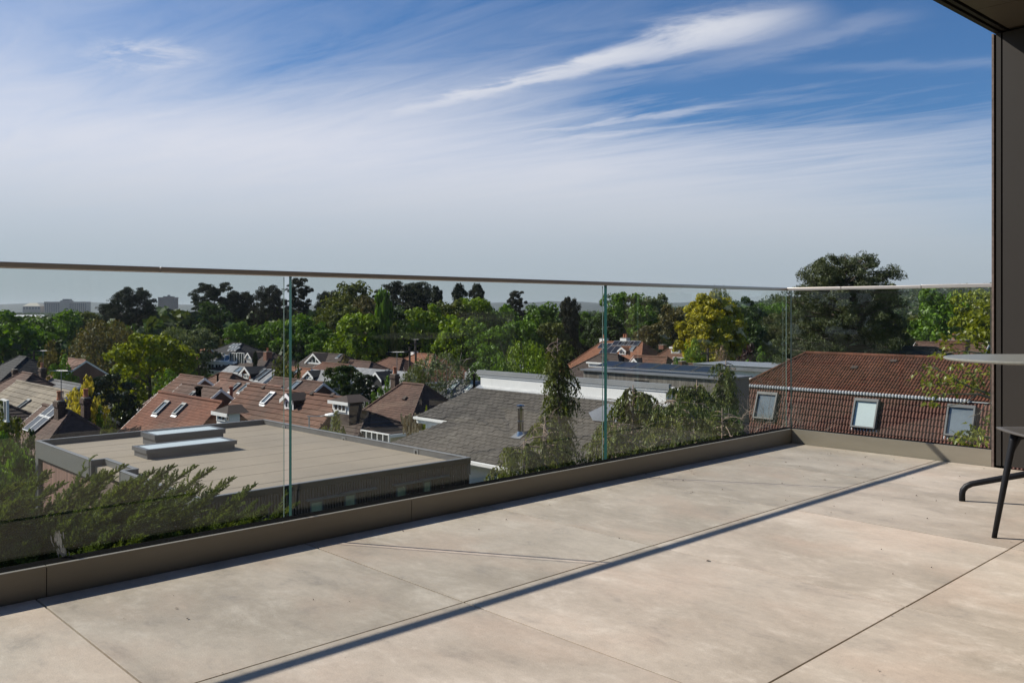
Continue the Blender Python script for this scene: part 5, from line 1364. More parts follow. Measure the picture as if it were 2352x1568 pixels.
def build_trees():
    T = tree
    # skyline, left to right
    T('pine0', PINEG, 'tall dark umbrella pine on the skyline between the slab block and the tower block', 300, 659, 98, 175)
    T('pine1', PINEG, 'lower dark pine leaning against the left side of the skyline umbrella pine', 258, 694, 74, 178)
    T('pinetall', PINEG, 'broad dark pine with layered crown just right of the far tower block', 492, 646, 116, 170)
    T('pine1', PINEG, 'flat topped dark pine a little right of the broad layered pine', 560, 666, 72, 175)
    T('pine0', PINEB, 'slender pine with a visible leaning stem left of the first glass joint', 614, 654, 72, 165)
    T('cedar', PINEB, 'windswept cedar whose upswept top rises right behind the first glass joint', 686, 634, 116, 160)
    T('pine1', PINEG, 'small dark pine cut against the sky right of the windswept cedar', 751, 665, 62, 190)
    T('oak1', OLIVE, 'rounded mid green tree forming the skyline left of the ivy column', 806, 658, 130, 175)
    T('pinetall', PINEG, 'wide dark pine mass on the skyline right of the ivy column', 925, 644, 130, 172)
    T('pine0', PINEG, 'dark pine merging with the right flank of the wide pine mass', 968, 648, 78, 180)
    T('spire', PINEG, 'small pointed fir just right of the wide pine mass', 1004, 656, 84, 168)
    T('spire', PINEG, 'left one of the twin pointed firs on the skyline', 1054, 650, 92, 165)
    T('spire', PINEG, 'right one of the twin pointed firs, with a ragged double top', 1097, 651, 104, 166)
    T('cedar', PINEB, 'lone dark cedar with ragged flat layers standing clear right of the twin firs', 1184, 664, 92, 160)
    T('cypress', PINEB, 'tall dark brown cypress with a flat ragged top left of the second glass joint', 1308, 681, 92, 120)
    T('oak2', GREEN, 'tall feathery green tree right of the second glass joint', 1441, 674, 128, 135)
    T('oak0', GREYG, 'greyer feathery tree standing close right of the tall feathery green one', 1506, 679, 92, 140)
    T('spire', PINEG, 'dark spire of a fir behind the greyer feathery tree', 1530, 690, 80, 150)
    T('oak1', DKGREEN, 'dark green tree between the golden tree and the fir spire', 1592, 714, 60, 160)
    # the wood behind the houses
    for x, y, w, D, k, m, lb in (
        (12, 722, 150, 120, 'oak0', GREEN, 'leafy green tree filling the left edge below the far offices'), (60, 738, 90, 135, 'oak2', DKGREEN, 'dark tree behind the leafy one at the left edge'),
        (132, 722, 118, 150, 'oak1', GREEN, 'green rounded tree under the long slab block'), (185, 714, 120, 170, 'dome0', OLIVE, 'olive green tree below the right end of the slab block'),
        (115, 796, 78, 88, 'shrub1', BROWNG, 'bronze tinted small tree left of the weeping brown tree'), (140, 828, 60, 84, 'shrub0', GREEN, 'bright green small tree hugging the bronze tinted one'),
        (245, 730, 150, 100, 'willow', BROWNG, 'large weeping brownish tree with a yellowing top at left'), (400, 748, 92, 112, 'willow', GREYG, 'grey green willow behind the yellow-green tree'),
        (455, 752, 90, 112, 'dome1', GREYG, 'pale grey green round tree right of the willow'), (345, 764, 185, 74, 'dome0', YELG, 'large bright yellow-green tree dominating the left middle distance'),
        (418, 800, 70, 80, 'oak1', YELG, 'smaller yellow-green tree against the right of the large one'), (246, 856, 118, 58, 'dome1', BUSHD, 'dense dark evergreen in front of the yellow-green tree'),
        (500, 705, 100, 150, 'oak1', DKGREEN, 'shadowy tree under the broad layered pine'), (548, 738, 66, 128, 'dome1', GREEN, 'bright green ivy covered tree under the flat topped pine'),
        (605, 745, 76, 132, 'oak0', GREEN, 'green tree left of the first glass joint'), (650, 738, 84, 128, 'oak2', GREEN, 'green tree behind the first glass joint'),
        (712, 732, 92, 126, 'oak1', GREEN, 'green round tree right of the first glass joint'), (742, 756, 70, 118, 'dome0', GREEN, 'low bright green tree above the white triangular gable'),
        (820, 722, 118, 116, 'oak2', LIME, 'broad lime green tree left of the ivy column'), (775, 700, 84, 140, 'oak0', OLIVE, 'greyish tree behind the broad lime green one'),
        (846, 690, 80, 150, 'oak1', BROWNG, 'brownish leafed tree beside the top of the ivy column'), (930, 740, 84, 122, 'oak1', DKGREEN, 'dark green tree right of the ivy column'),
        (905, 700, 80, 150, 'oak0', DKGREEN, 'dark tree behind the ivy column'), (985, 704, 92, 120, 'oak0', LIME, 'bright lime tree right of the wide pine mass'),
        (1044, 700, 96, 128, 'oak1', OLIVE, 'olive tinted tree between two bright lime trees'), (1098, 686, 96, 132, 'oak2', LIME, 'bright green tree under the twin firs'),
        (1060, 738, 110, 112, 'oak1', LIME, 'lower yellowish green tree in front of the olive tinted tree'), (1150, 704, 78, 136, 'oak0', GREEN, 'green tree under the lone cedar'),
        (1122, 748, 90, 110, 'oak0', GREEN, 'mid green tree below the bright tree of the twin firs'), (1236, 708, 112, 124, 'oak1', GREEN, 'green tree between the lone cedar and the brown cypress'),
        (1195, 742, 92, 114, 'oak2', GREEN, 'lower green tree between cedar and cypress'), (1268, 742, 66, 116, 'oak2', OLIVE, 'olive tree touching the left side of the brown cypress'),
        (1345, 720, 60, 135, 'oak0', GREEN, 'green tree right of the brown cypress'), (1371, 734, 60, 130, 'oak2', DKGREEN, 'dark tree just left of the second glass joint'),
        (1402, 728, 70, 126, 'oak1', DKGREEN, 'dark green tree low behind the orange house'), (1478, 706, 70, 128, 'oak1', GREEN, 'green tree over the orange house ridge'),
        (1500, 742, 88, 116, 'dome1', BROWNG, 'grey olive dense tree right above the orange house'), (1548, 704, 74, 120, 'oak0', BROWNG, 'purplish brown tree left of the golden tree'),
        (1712, 688, 90, 130, 'oak0', DKGREEN, 'dark green tree hard against the right of the golden tree'), (1757, 700, 90, 140, 'oak2', GREEN, 'green tree between the golden tree and the big pine'),
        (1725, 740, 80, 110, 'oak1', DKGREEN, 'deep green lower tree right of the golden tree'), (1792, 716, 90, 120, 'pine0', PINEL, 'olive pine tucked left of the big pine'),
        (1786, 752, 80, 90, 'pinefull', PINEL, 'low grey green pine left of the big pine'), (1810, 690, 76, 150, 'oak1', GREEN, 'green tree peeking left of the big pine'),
        (2085, 735, 92, 110, 'oak1', OLIVE, 'olive tree right of the big pine'), (2060, 762, 100, 84, 'pinefull', PINEL, 'lower grey green pine at the right foot of the big pine'), (2128, 752, 80, 120, 'oak0', BROWNG, 'brownish tree left of the bright right hand tree'),
        (2170, 670, 142, 92, 'oak0', GREEN, 'bright green spreading tree near the right edge'), (2262, 668, 110, 70, 'oak2', YELG, 'yellowish green tree partly hidden by the dark wall'),
        (1130, 800, 84, 92, 'oak1', GREEN, 'green tree under the wood right of the silver birch')):
        T(k, m, lb, x, y, w*(1.3 if k[:3] == 'oak' else 1.12), D)
    T('column', GREEN, 'slim ivy-clad column of a tree standing tall left of the wide pine mass', 880, 668, 46, 118)
    T('column', OLIVE, 'thinner ivy-clad trunk in front of the dark wood right of the ivy column', 905, 745, 22, 116, group=G2)
    # golden tree with a bare greyish top behind
    T('golden', GOLD, 'large golden yellow tree with a rounded crown, right of the second glass joint', 1634, 684, 164, 92)
    T('birch', OLIVE, 'thin greyish crown rising behind the golden tree', 1652, 652, 84, 104)
    # among the houses
    T('spire', BUSHD, 'small dark fir in front of the white bay window house', 586, 806, 30, 90)
    T('shrub1', OLIVE, 'young olive green tree at the first glass joint among the roofs', 655, 812, 64, 74, name='broadleaf_tree')
    T('dome1', DKGREEN, 'dark round tree among the roofs left of the centre chimney', 790, 836, 116, 66)
    T('dome0', BUSHD, 'lower dark shrubby tree right of the dark round tree', 838, 858, 80, 62)
    T('birch', GREYG, 'silver birch with pale stems in front of the wood', 1012, 806, 176, 70)
    T('birch', OLIVE, 'thin second birch at the left foot of the silver birch', 955, 838, 96, 66)
    T('willow', LIME, 'soft green bushy tree behind the white upper storey', 1208, 778, 148, 62)
    T('shrub0', GREEN, 'low green bush between the birch and the white upper storey', 1150, 832, 90, 60)
    T('shrub0', OLIVE, 'broad olive bush hanging over the lower left glass edge', 16, 948, 120, 33)
    T('shrub1', GREEN, 'yellowish low bush beside the annexe at far left', 28, 1015, 120, 27)
    T('shrub1', DKGREEN, 'dark low bush under the broad olive bush', 62, 1008, 90, 30)
    T('shrub1', YELLOW, 'bright yellow shrub behind the brick chimney', 194, 884, 108, 46)
    T('shrub0', GREEN, 'green shrub below the bright yellow shrub', 222, 950, 56, 44)
    T('shrub1', BUSHD, 'dark glossy shrub left of the brick red bungalow', 300, 915, 84, 50)
    T('shrub0', OLIVE, 'arching green shrub poking over the annexe parapet', 250, 972, 62, 38)
    T('shrub0', OLIVE, 'dense shrub at the foot of the round street lamp', 765, 968, 86, 37)
    T('shrub1', GREEN, 'yellow-green shrub in front of the rough brown hip', 866, 916, 60, 53)
    T('shrub0', YELG, 'small shrub at the gutter of the slate roofed house', 978, 958, 30, 37)
    T('shrub0', GREEN, 'green shrub left of the centre chimney', 885, 880, 50, 60)
    T('shrub1', GREEN, 'clipped hedge in front of the black hipped white house', 455, 855, 120, 80, name='hedge', cat='hedge')
    T('shrub0', GREEN, 'bush along the lane below the yellow-green tree', 395, 862, 110, 70)
    T('shrub1', BROWNG, 'reddish hedge beside the white triangular gable', 790, 826, 66, 96, name='hedge', cat='hedge')
    T('shrub0', LIME, 'bright clipped hedge by the second glass joint', 1372, 803, 60, 112, name='hedge', cat='hedge')
    T('shrub0', GREEN, 'small bush in front of the steep white edged gable', 1560, 838, 60, 70)
    T('shrub1', leafmat('purple_leaf', (.06, .022, .026), (.03, .012, .014)), 'dark purple leafed bush right of the golden tree', 1712, 806, 100, 80)
    T('shrub0', leafmat('pink_blossom', (.42, .28, .22), (.18, .16, .08)), 'pinkish blossoming bush under the golden tree', 1660, 812, 60, 76)
    T('shrub1', GREEN, 'green bush above the pale extension near the glass corner', 1760, 812, 84, 78)
    T('shrub0', LIME, 'lime bush at the foot of the golden tree', 1594, 795, 90, 84)
    T('shrub1', GREEN, 'sunlit shrub at the left end of the red pantile house', 1690, 945, 60, 40)
    T('shrub1', DKGREEN, 'dark shrub beside the lower wall of the red pantile house', 1655, 985, 120, 36)
    T('pinebig', BIGP, 'big dense pine towering over the red pantile roof on the right', 1942, 577, 322, 60, rz=.6)
build_trees()

# far woods: crowns that merge into one mass, on the slopes beyond the named trees
def build_woods():
    rng = np.random.default_rng(5); lo = []
    for k in range(5):
        vs = []
        for j in range(6):
            c = np.array((rng.normal()*.22, rng.normal()*.22, .35+.1*rng.random()+.25*(j % 3)/2))
            vs.append(lump(c, .26, 26, .085, rng, (1, 1, .9), .5, .8))
        lo.append(np.concatenate(vs).astype(np.float32))
    lo2 = [v.reshape(-1, 4, 3)[::3].reshape(-1, 3) for v in lo]
    parts = {}
    r = random.Random(3)
    mats = [leafmat('far_wood_%d' % 0, (.058, .105, .022), (.030, .060, .014)), leafmat('far_wood_1', (.040, .066, .018), (.020, .036, .011)), leafmat('far_wood_2', (.085, .115, .022), (.045, .066, .014)), leafmat('far_wood_3', (.055, .058, .030), (.028, .032, .016))]
    acc = [[] for _ in mats]
    D = 122.
    while D < 1900:
        sp = lerp(8., 17., min(1, max(0, D-215)/700)) if D > 215 else 6.
        a = -.68
        while a < .66:
            x = a*D; da = sp/D*r.uniform(.8, 1.25); a += da
            if a < .17 and a > -.33 and D > 420 and r.random() < .75: continue
            y = D+r.uniform(-.5, .5)*sp; z = ground_z(x, y)
            n = math.sin(x*.011+y*.017)+math.sin(y*.023-x*.007)
            h = (r.uniform(8, 12.5)+n*1.3); w = h*r.uniform(.85, 1.25)
            if a < -.1: h = min(h, r.uniform(7, 10.5))
            if D < 215:
                if a > .15 and D < 140: continue
                h = r.uniform(5, 9)
                if D > 155: h = r.uniform(11, 14) if -.38 < a < .02 else r.uniform(9.5, 12.)
                w = h*r.uniform(.7, 1.)
            src = (lo if D < 480 else lo2)[r.randrange(5)]
            an = r.uniform(0, 6.28); c, s = math.cos(an), math.sin(an)
            v = src.copy(); xy = v[:, :2] @ np.array(((c, s), (-s, c)))
            v[:, :2] = xy*w+np.array((x, y)); v[:, 2] = v[:, 2]*h+z
            q = r.random(); i = (0 if q < .45 else 1 if q < .72 else 2 if q < .9 else 3)
            acc[i].append(v)
        D += sp*.95
    for R in (70, 95, 125, 165, 220, 300, 400, 520):
        n = int(2*PI*R/14)
        for k in range(n):
            an = 2*PI*(k+r.random()*.7)/n; x, y = R*math.sin(an), R*math.cos(an)
            if y > 0 and abs(x)/y < .72: continue
            z = ground_z(x, y); h = r.uniform(8, 13); w = h*r.uniform(.9, 1.3); v = lo2[r.randrange(5)].copy()
            v[:, :2] = v[:, :2]*w*1.1+np.array((x, y)); v[:, 2] = v[:, 2]*h+z; acc[r.randrange(4)].append(v)
    vs = np.concatenate([np.concatenate(a) for a in acc]); f = np.arange(len(vs)).reshape(-1, 4)
    me = mesh_np('woodland', vs, f, mats[0])
    for m in mats[1:]: me.materials.append(m)
    me.polygons.foreach_set('material_index', np.concatenate([np.full(sum(len(v) for v in a)//4, i) for i, a in enumerate(acc)]).astype(np.int32))
    tag(link('woodland', me), kind='stuff')
build_woods()

# near hedge of feathery conifers below the left glass
def tri_mesh(name, v, m): return mesh_np(name, v, np.arange(len(v)).reshape(-1, 3), m)
def plume(rng, L, lean, n_spray=46, fine=1.):
    """one soft leading shoot: scale-leaved sprays all round a curved axis"""
    out = []; bend = rng.uniform(.2, .5)
    def ax(t): return np.stack([lean[0]*(t**1.6)*L*bend*2+0*t, lean[1]*(t**1.6)*L*bend*2+0*t, t*L*(1-.18*t)], -1)
    for k in range(n_spray):
        t = (k+rng.random())/n_spray; t = t*.97+.02; p = ax(np.array(t)); a = k*2.4+rng.normal()*.5
        ln = (.42*(1-t)**.75+.09)*L*.62*(.7+.6*rng.random())
        d0 = unit(np.array((math.cos(a)+lean[0]*.75, math.sin(a)+lean[1]*.75, .85+.5*t)))
        m = int(15*fine*(.6+ln*1.6)); s = np.linspace(.04, 1, m)[:, None]
        Q = p + d0*s*ln + np.array((lean[0]*.32, lean[1]*.3, -.14))*(s**2)*ln
        side = unit(np.cross(d0, np.array((0, 0, 1.)))+.2*rng.normal(size=3))
        for sg in (-1, 1):
            l2 = ln*.30*(1.1-s)*(.6+.8*rng.random((m, 1)))+.012
            d = unit(d0*.95+sg*side*.62+.22*rng.normal(size=(m, 3)))
            wv = unit(np.cross(d, rng.normal(size=(m, 3))))*(.0052+.0045*rng.random((m, 1)))
            out.append(np.stack([Q-wv, Q+wv, Q+d*l2], 1).reshape(-1, 3))
            d2 = unit(d+.5*rng.normal(size=(m, 3))); Q2 = Q+d*l2*.45; wv = unit(np.cross(d2, rng.normal(size=(m, 3))))*.0052
            out.append(np.stack([Q2-wv, Q2+wv, Q2+d2*l2*.65], 1).reshape(-1, 3))
    return np.concatenate(out)
def build_hedge():
    rng = np.random.default_rng(14)
    HM = leafmat('cypress_spray', (.20, .25, .040), (.08, .125, .022), .36)
    HM2 = leafmat('cypress_spray_deep', (.16, .22, .036), (.065, .105, .020), .36)
    base = [plume(rng, 1., (1., .15), 72, 1.3), plume(rng, 1., (.8, -.2), 68, 1.3), plume(rng, 1., (1.15, .0), 62, 1.3), plume(rng, 1., (.9, .3), 74, 1.3)]
    thin = plume(rng, 1., (1.1, .1), 12, .9)
    # tips of the main shoots, read off the photograph: x, y, distance, length
    tips = [(222, 1042, 10.5, 1.0, 1), (286, 1062, 10.2, 1.1, 0), (300, 1092, 9.8, 1.0, 0), (352, 1070, 10.4, 1.0, 0), (402, 1062, 10.8, 1.05, 0), (448, 1064, 10.6, 1.05, 0), (492, 1068, 11., 1.0, 0), (540, 1090, 11.2, .95, 0), (586, 1104, 11.5, .85, 0), (620, 1150, 11.2, .8, 0), (650, 1150, 11.6, .7, 1), (672, 1115, 12.2, .6, 1),
            *[(x_, 1150+((x_*37) % 60), 9.4+((x_*13) % 10)*.12+max(0, x_)*.0015, .95, 0) for x_ in range(-70, 640, 38)], (60, 1098, 9.2, 1.1, 0), (560, 1130, 11.4, .9, 0), (610, 1160, 11.6, .9, 0), (520, 1110, 10.6, .9, 0), (470, 1110, 10.2, .9, 0), (640, 1185, 11.8, .8, 0), (420, 1110, 9.9, .9, 0), (370, 1125, 9.6, .9, 0), (110, 1076, 9.6, 1.1, 0), (150, 1100, 9.4, 1.0, 0), (200, 1085, 9.9, 1.1, 0), (15, 1112, 8.8, 1.1, 0), (-30, 1100, 8.8, 1.2, 0), (-80, 1090, 8.8, 1.3, 0), (250, 1078, 10.2, 1.05, 0), (330, 1090, 10.2, 1., 0)]
    HL = ['windblown cypress at the very left edge behind the glass', 'windblown cypress behind the white splash mark, left of the annexe corner', 'windblown cypress in front of the left corner of the annexe', 'windblown cypress with a thin arching leader below the roof lights',
          'windblown cypress spread over the recessed part of the annexe parapet', 'windblown cypress in front of the near left corner of the annexe roof', 'windblown cypress just left of the first glass joint', 'low cypress tip at the first glass joint, rightmost of the row']
    plants = {}
    for i, t in enumerate(tips): plants.setdefault(int((t[0]+120)//115), []).append(t)
    for k in sorted(plants):
        ts = plants[k]; cx = sum(at(*t[:3]).x for t in ts)/len(ts); cy = sum(t[2] for t in ts)/len(ts)
        gz = -6.55; out = []
        def put(src, root, L, az, tx=0., ty=0.):
            c, s = math.cos(az), math.sin(az); v = src*np.array((L*.8, L*.8, L)); 
            v = np.stack([v[:, 0]*c-v[:, 1]*s, v[:, 0]*s+v[:, 1]*c, v[:, 2]], 1)
            out.append(v+np.array(root))
        for x, y, D, L, thn in ts:
            p = at(x, y, D); src = thin if thn else base[int(rng.integers(4))]
            tip = src.reshape(-1, 3)[np.argmax(src[:, 2])]*np.array((L*.8, L*.8, L))
            put(src, (p.x-tip[0], p.y-tip[1], p.z-tip[2]), L, 0.)
            if thn: continue
            for j in range(15):       # shorter shoots below and beside each leader
                q = (p.x-tip[0]+rng.normal()*.40, p.y-tip[1]+rng.normal()*.5, p.z-L-.05-rng.random()*1.1)
                put(base[int(rng.integers(4))], q, L*(.7+.35*rng.random()), rng.normal()*.5)
            for j in range(8):
                q = (p.x-tip[0]+rng.normal()*.4, p.y-tip[1]+rng.normal()*.5, p.z-L-1.6-rng.random()*2.6)
                put(base[int(rng.integers(4))], q, 1.1, rng.normal()*1.)
        r = empty('cypress_tree', (cx, cy, gz), 0, HL[min(k, len(HL)-1)], 'conifer', 'windblown cypresses below the left glass')
        v = np.concatenate(out)-np.array((cx, cy, gz))
        link('foliage', tri_mesh('foliage', v, HM if k % 2 else HM2), r)
        b = MB(); b.tube([(0, 0, 0), (.05, 0, 2.6), (.1, 0, 4.6)], [.11, .08, .02], 8); b.build('trunk', BARK, r, smooth=True)
build_hedge()

# drooping conifers with bare twigs between the slate roof and the terrace
def droop_mesh(seed, H, R, n, bare=.18, zlo=.12, prof=None):
    rng = np.random.default_rng(seed); rr = random.Random(seed); b = MB(); vs = []
    lean = rr.uniform(-.25, .25)
    b.tube([(0, 0, 0), (lean*.3, 0, H*.4), (lean*.8, 0, H*.75), (lean, 0, H)], [.11, .085, .045, .012], 7)
    for k in range(n):
        f = (k+.5)/n; z = H*lerp(zlo, .985, f); a = k*2.4+rr.uniform(-.5, .5)
        L = R*(prof(f) if prof else (1.05-f)**.7)*rr.uniform(.55, 1.15); d = np.array((math.cos(a), math.sin(a), 0)); o = np.array((lean*f, 0, z))
        t = np.linspace(0, 1, 7)[:, None]; up = rr.uniform(.1, .38); dn = rr.uniform(.45, .95)
        Q = o+d*L*t+np.array((0, 0, 1))*L*(up*t*1.6-dn*t**2.4)
        b.tube([Vector(q) for q in Q], [.020*(1-.12*i) if i < 6 else .003 for i in range(7)], 4)
        if rr.random() < bare:      # bare twiggy branch
            for j in range(5):
                p = Q[rr.randrange(2, 7)]; e = Vector(p)+Vector((rr.uniform(-.3, .3), rr.uniform(-.3, .3), rr.uniform(-.35, .1)))
                b.tube([p, Vector(p).lerp(e, .5)+Z*.06, e], [.008, .006, .002], 3)
            continue
        m = int(16+26*L)
        for j in range(m):
            s = .18+.82*rng.random(); i = min(5, int(s*6)); p = Q[i]+(Q[i+1]-Q[i])*(s*6-i)
            nl = 7; tt = np.linspace(0, 1, nl)[:, None]; Ls = (.18+.34*rng.random())*(1.1-.3*f)
            S = p+(d*.25*rng.random()+.22*rng.normal(size=3)*np.array((1, 1, .3)))*tt*Ls*1.6+np.array((0, 0, -1))*(tt**1.3)*Ls
            vs.append(leaf_quads(S, np.repeat([d+np.array((0, 0, .4))], nl, 0), .046, rng, .40, .8, along=np.repeat([[0, 0, -1.]], nl, 0)))
    return quads_mesh('foliage', vs, LEAF0), b.mesh('trunk', mat('pinkish_bark', (.24, .175, .14), .85, .3, 8.), True)
def build_droopers():
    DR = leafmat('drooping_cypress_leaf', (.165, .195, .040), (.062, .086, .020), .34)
    DR2 = leafmat('pale_cypress_leaf', (.19, .215, .055), (.08, .110, .030), .34)  # lighter green foliage than the leaf above
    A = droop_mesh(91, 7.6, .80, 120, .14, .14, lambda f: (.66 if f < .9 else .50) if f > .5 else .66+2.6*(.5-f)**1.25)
    B = droop_mesh(92, 6.4, 1.5, 90, .20, .2, lambda f: (.95-.45*f)*(.75+.4*math.sin(f*29)**2)); Cc = droop_mesh(93, 6.8, 1.9, 105, .22, .2, lambda f: (.95-.5*f)*(.7+.45*math.sin(f*23)**2))
    for k, (x, y, D, me, m, s, lb) in enumerate((
        (1297, 776, 25.5, A, DR, 1., 'tall dark drooping conifer standing in front of the white upper storey'),
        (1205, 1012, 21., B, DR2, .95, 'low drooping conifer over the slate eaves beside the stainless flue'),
        (1270, 958, 21.5, Cc, DR2, 1.05, 'light green drooping conifer in front of the slate roof right of the flue'),
        (1452, 884, 23., B, DR, 1., 'scraggy drooping conifer right of the second glass joint'),
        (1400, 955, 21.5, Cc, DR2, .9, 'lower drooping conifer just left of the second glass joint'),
        (1535, 905, 21., Cc, DR2, 1., 'drooping conifer with bare arching twigs in front of the white wall end'),
        (1600, 872, 25., B, DR, 1.1, 'dark drooping conifer right of the white wall end'),
        (1652, 825, 27., A, DR, .95, 'thin drooping conifer with a pale bare leader near the glass corner'),
        (1665, 935, 22.5, Cc, DR2, .95, 'sprawling drooping conifer left of the red pantile house'))):
        p = at(x, y, D); h = {id(A): 7.6, id(B): 6.4, id(Cc): 6.8}[id(me)]*s
        r = empty('drooping_conifer', (p.x, D, p.z-h), k*1.3, lb, 'conifer', 'drooping conifers behind the glass'); r.scale = (s, s, s)
        f = link('foliage', me[0], r); f.material_slots[0].link = 'OBJECT'; f.material_slots[0].material = m
        link('trunk', me[1], r)
    for x, y, w, D, m, lb in ((1482, 905, 150, 24., GREYG, 'airy olive bush spreading between the drooping conifers right of the second joint'), (1585, 880, 160, 26., OLIVE, 'loose light shrub before the white wall end'), (1650, 925, 150, 23.5, GREYG, 'thin grey green bush left of the red pantile house'), (1185, 1040, 120, 20., OLIVE, 'loose bush at the foot of the flue conifer')):
        tree('birch', m, lb, x, y, w, D, name='shrub', cat='bush')
    # leafless twiggy bush
    rr = random.Random(5)
    def twigs(n, R, H, seed):
        q = random.Random(seed); b = MB()
        def grow(p, d, L, r, k):
            e = p+d*L; mid = p.lerp(e, .5)+Vector((q.uniform(-1, 1), q.uniform(-1, 1), q.uniform(-1, 1)))*L*.12
            b.tube([p, mid, e], [r, r*.8, r*.55], 3, cap=False)
            if k:
                for _ in range(3): grow(e if q.random() < .6 else mid, (d+Vector((q.uniform(-1, 1), q.uniform(-1, 1), q.uniform(-.5, .6)))*.85).normalized(), L*q.uniform(.6, .85), r*.55, k-1)
        for i in range(n):
            a = q.uniform(0, 6.28); grow(Vector((0, 0, H*.25)), Vector((math.cos(a)*.7, math.sin(a)*.7, q.uniform(.5, 1))).normalized(), H*.3, .028, 4)
        b.tube([(0, 0, 0), (0, 0, H*.26)], .06, 6)
        return b
    for x, y, D, lb in ((1668, 868, 29, 'leafless twiggy grey bush between the conifers and the red pantile roof'), (1706, 880, 31, 'second leafless bush touching the left hip of the red pantile roof')):
        p = at(x, y, D); H = 5.5
        r = empty('bare_bush', (p.x, D, p.z-H), 0, lb, 'bush', 'leafless bushes by the red roof')
        twigs(7, 2., H, int(x)).build('branches', BARETWIG, r)
    # dead ornamental grass by the slate gutter
    p = at(945, 985, 37.5); r = empty('dry_grass_clump', (p.x, 37.5, p.z-.9), 0, 'straw coloured dry grass plumes beside the slate roofed house', 'grass clump')
    b = MB()
    for k in range(70):
        a = rr.uniform(0, 6.28); l = rr.uniform(.9, 1.5); sp = rr.uniform(.05, .45); d = Vector((math.cos(a), math.sin(a), 0))
        b.tube([d*.1, d*(.1+sp*.4)+Z*l*.6, d*(.1+sp)+Z*l], [.012, .010, .004], 3, cap=False)
        b.obox(d*(.1+sp*.95)+Z*l*.95, (.03, 0, 0), (0, .03, 0), (0, 0, .14))
    b.build('stems', mat('dry_straw', (.36, .29, .18), .9, .3, 6.), r)['kind'] = 'stuff'
build_droopers()

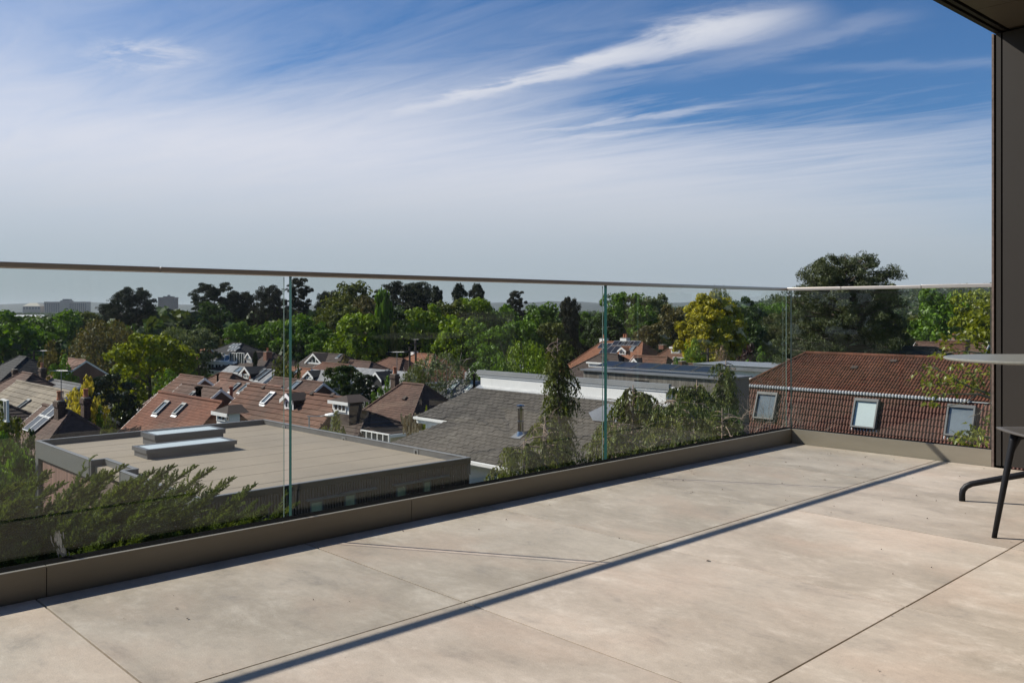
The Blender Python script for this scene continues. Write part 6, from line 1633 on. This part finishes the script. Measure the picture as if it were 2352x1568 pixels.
def build_maple():
    D = 14.; rr = random.Random(31)
    tr = at(2440, 900, D+.6)
    r = empty('maple_tree', (tr.x, tr.y, -7.), 0, 'maple with fresh yellow-green leaves reaching in from the right over the red roof', 'tree')
    O = r.location
    ML = leafmat('maple_leaf', (.24, .25, .018), (.13, .16, .014), .42, .4, .3)
    b = MB().tube([(0, 0, 0), (.1, 0, 4), (0, .1, 7.5), (-.1, 0, 9.4)], [.17, .14, .09, .03], 10); b.build('trunk', BARK, r, smooth=True)
    def bp(*pts): return [at(x, y, D+d)-O for x, y, d in pts]
    hub = Vector((0, .05, 6.4))
    br = [bp((2380, 935, .3), (2275, 905, .1), (2235, 892, 0), (2196, 872, 0), (2150, 846, -.1), (2128, 842, -.1)), bp((2380, 940, .3), (2290, 918, .2), (2245, 905, 0), (2180, 905, 0), (2128, 912, 0)),
          bp((2400, 850, .3), (2290, 800, .3), (2245, 772, .2), (2205, 765, .1), (2180, 782, 0)), bp((2400, 800, .3), (2300, 740, .3), (2260, 715, .2), (2235, 700, .1)), bp((2400, 860, .2), (2300, 835, .2), (2262, 812, .1), (2215, 806, 0), (2160, 812, -.1)),
          bp((2400, 1040, .3), (2300, 1010, .1), (2250, 1000, 0), (2205, 1003, 0)), bp((2290, 918, .2), (2262, 930, .1), (2250, 950, .1), (2225, 957, 0)), bp((2200, 872, 0), (2170, 880, .05), (2140, 885, 0), (2120, 880, 0)), bp((2245, 905, 0), (2215, 925, 0), (2160, 935, 0), (2140, 928, 0))]
    tips = []
    PB = mat('maple_twig', (.30, .25, .18), .85, .25, 20.)
    for i, q in enumerate(br):
        w = .030 if i < 6 else .012
        MB().tube(([hub+Z*(q[0].z-hub.z)*.6]+q) if i < 6 else q, [w*1.5]*(1 if i < 6 else 0)+[max(.004, w*(1-.8*k/(len(q)-1))) for k in range(len(q))], 6).build('branch', PB, r, smooth=True)
    # leaf: five pointed lobes, folded a little along the midrib
    lb = MB(); pts = [(0, 0, 0), (.30, -.05, .04), (.22, .14, .03), (.52, .30, .10), (.24, .38, .03), (.20, .62, .02), (0, 1., -.08), (-.20, .62, .02), (-.24, .38, .03), (-.52, .30, .10), (-.22, .14, .03), (-.30, -.05, .04)]
    lb.add(pts+[(0, .35, -.02)], [(12, i, i+1) for i in range(11)]+[(12, 11, 0)])
    leaf = lb.mesh('leaf', ML)
    cl = [(2130, 852, 22, 20, 26), (2150, 872, 26, 16, 26), (2178, 868, 22, 18, 30), (2196, 884, 24, 14, 30), (2232, 872, 26, 20, 34), (2256, 860, 18, 22, 24), (2250, 890, 22, 12, 20), (2160, 902, 30, 10, 18), (2140, 925, 14, 8, 10), (2128, 880, 8, 12, 10),
          (2185, 798, 22, 14, 26), (2168, 775, 14, 16, 12), (2215, 770, 22, 20, 28), (2250, 800, 22, 16, 30), (2245, 765, 26, 22, 40), (2260, 725, 20, 26, 40), (2232, 735, 20, 20, 22), (2262, 690, 14, 18, 24), (2160, 812, 18, 8, 12), (2205, 840, 20, 10, 14),
          (2205, 1000, 14, 12, 18), (2230, 995, 20, 18, 40), (2258, 998, 20, 22, 50), (2215, 1012, 26, 10, 26), (2268, 955, 8, 16, 12)]
    rec = []
    for x, y, rx, ry, n in cl:
        for k in range(int(n*1.25)):
            p = at(x+rr.gauss(0, rx*.62), y+rr.gauss(0, ry*.62), D+rr.gauss(0, .22))-O
            e = Euler((rr.uniform(-1.3, .2), rr.uniform(-.7, .7), rr.uniform(0, 6.28)))
            rec.append((p, e, rr.uniform(.055, .105)))
    rec.sort(key=lambda q: -q[2])
    for p, e, s in rec[:300]:
        o = link('leaf', leaf, r, p); o.rotation_euler = e; o.scale = (s, s, s)
    m = MB()
    for p, e, s in rec[300:]:
        M = Matrix.Translation(p) @ e.to_matrix().to_4x4() @ Matrix.Scale(s, 4)
        m.add([M @ Vector(q) for q in lb.v], lb.f)
    m.build('leaf', ML, r)['kind'] = 'stuff'
build_maple()
# ---------------------------------------------------------------- air between here and the far hills
def build_haze():
    m = bpy.data.materials.new('thin_haze'); m.use_nodes = True; g = N(m.node_tree); g.n.clear()
    v = g.new('ShaderNodeVolumePrincipled'); v.inputs['Color'].default_value = (.80, .88, 1, 1); v.inputs['Density'].default_value = HAZE
    v.inputs['Anisotropy'].default_value = .2
    o = g.new('ShaderNodeOutputMaterial'); g.l.new(v.outputs[0], o.inputs['Volume'])
    tag(MB().box(-9500, 9500, -310, 10050, -22, 47).build('haze', m), kind='stuff')
HAZE = 0.85e-4
build_haze()
print('OBJECTS', len(bpy.data.objects), 'MESHES', len(bpy.data.meshes))
print('TRIS', sum(sum(len(p.vertices)-2 for p in m.polygons) for m in bpy.data.meshes))
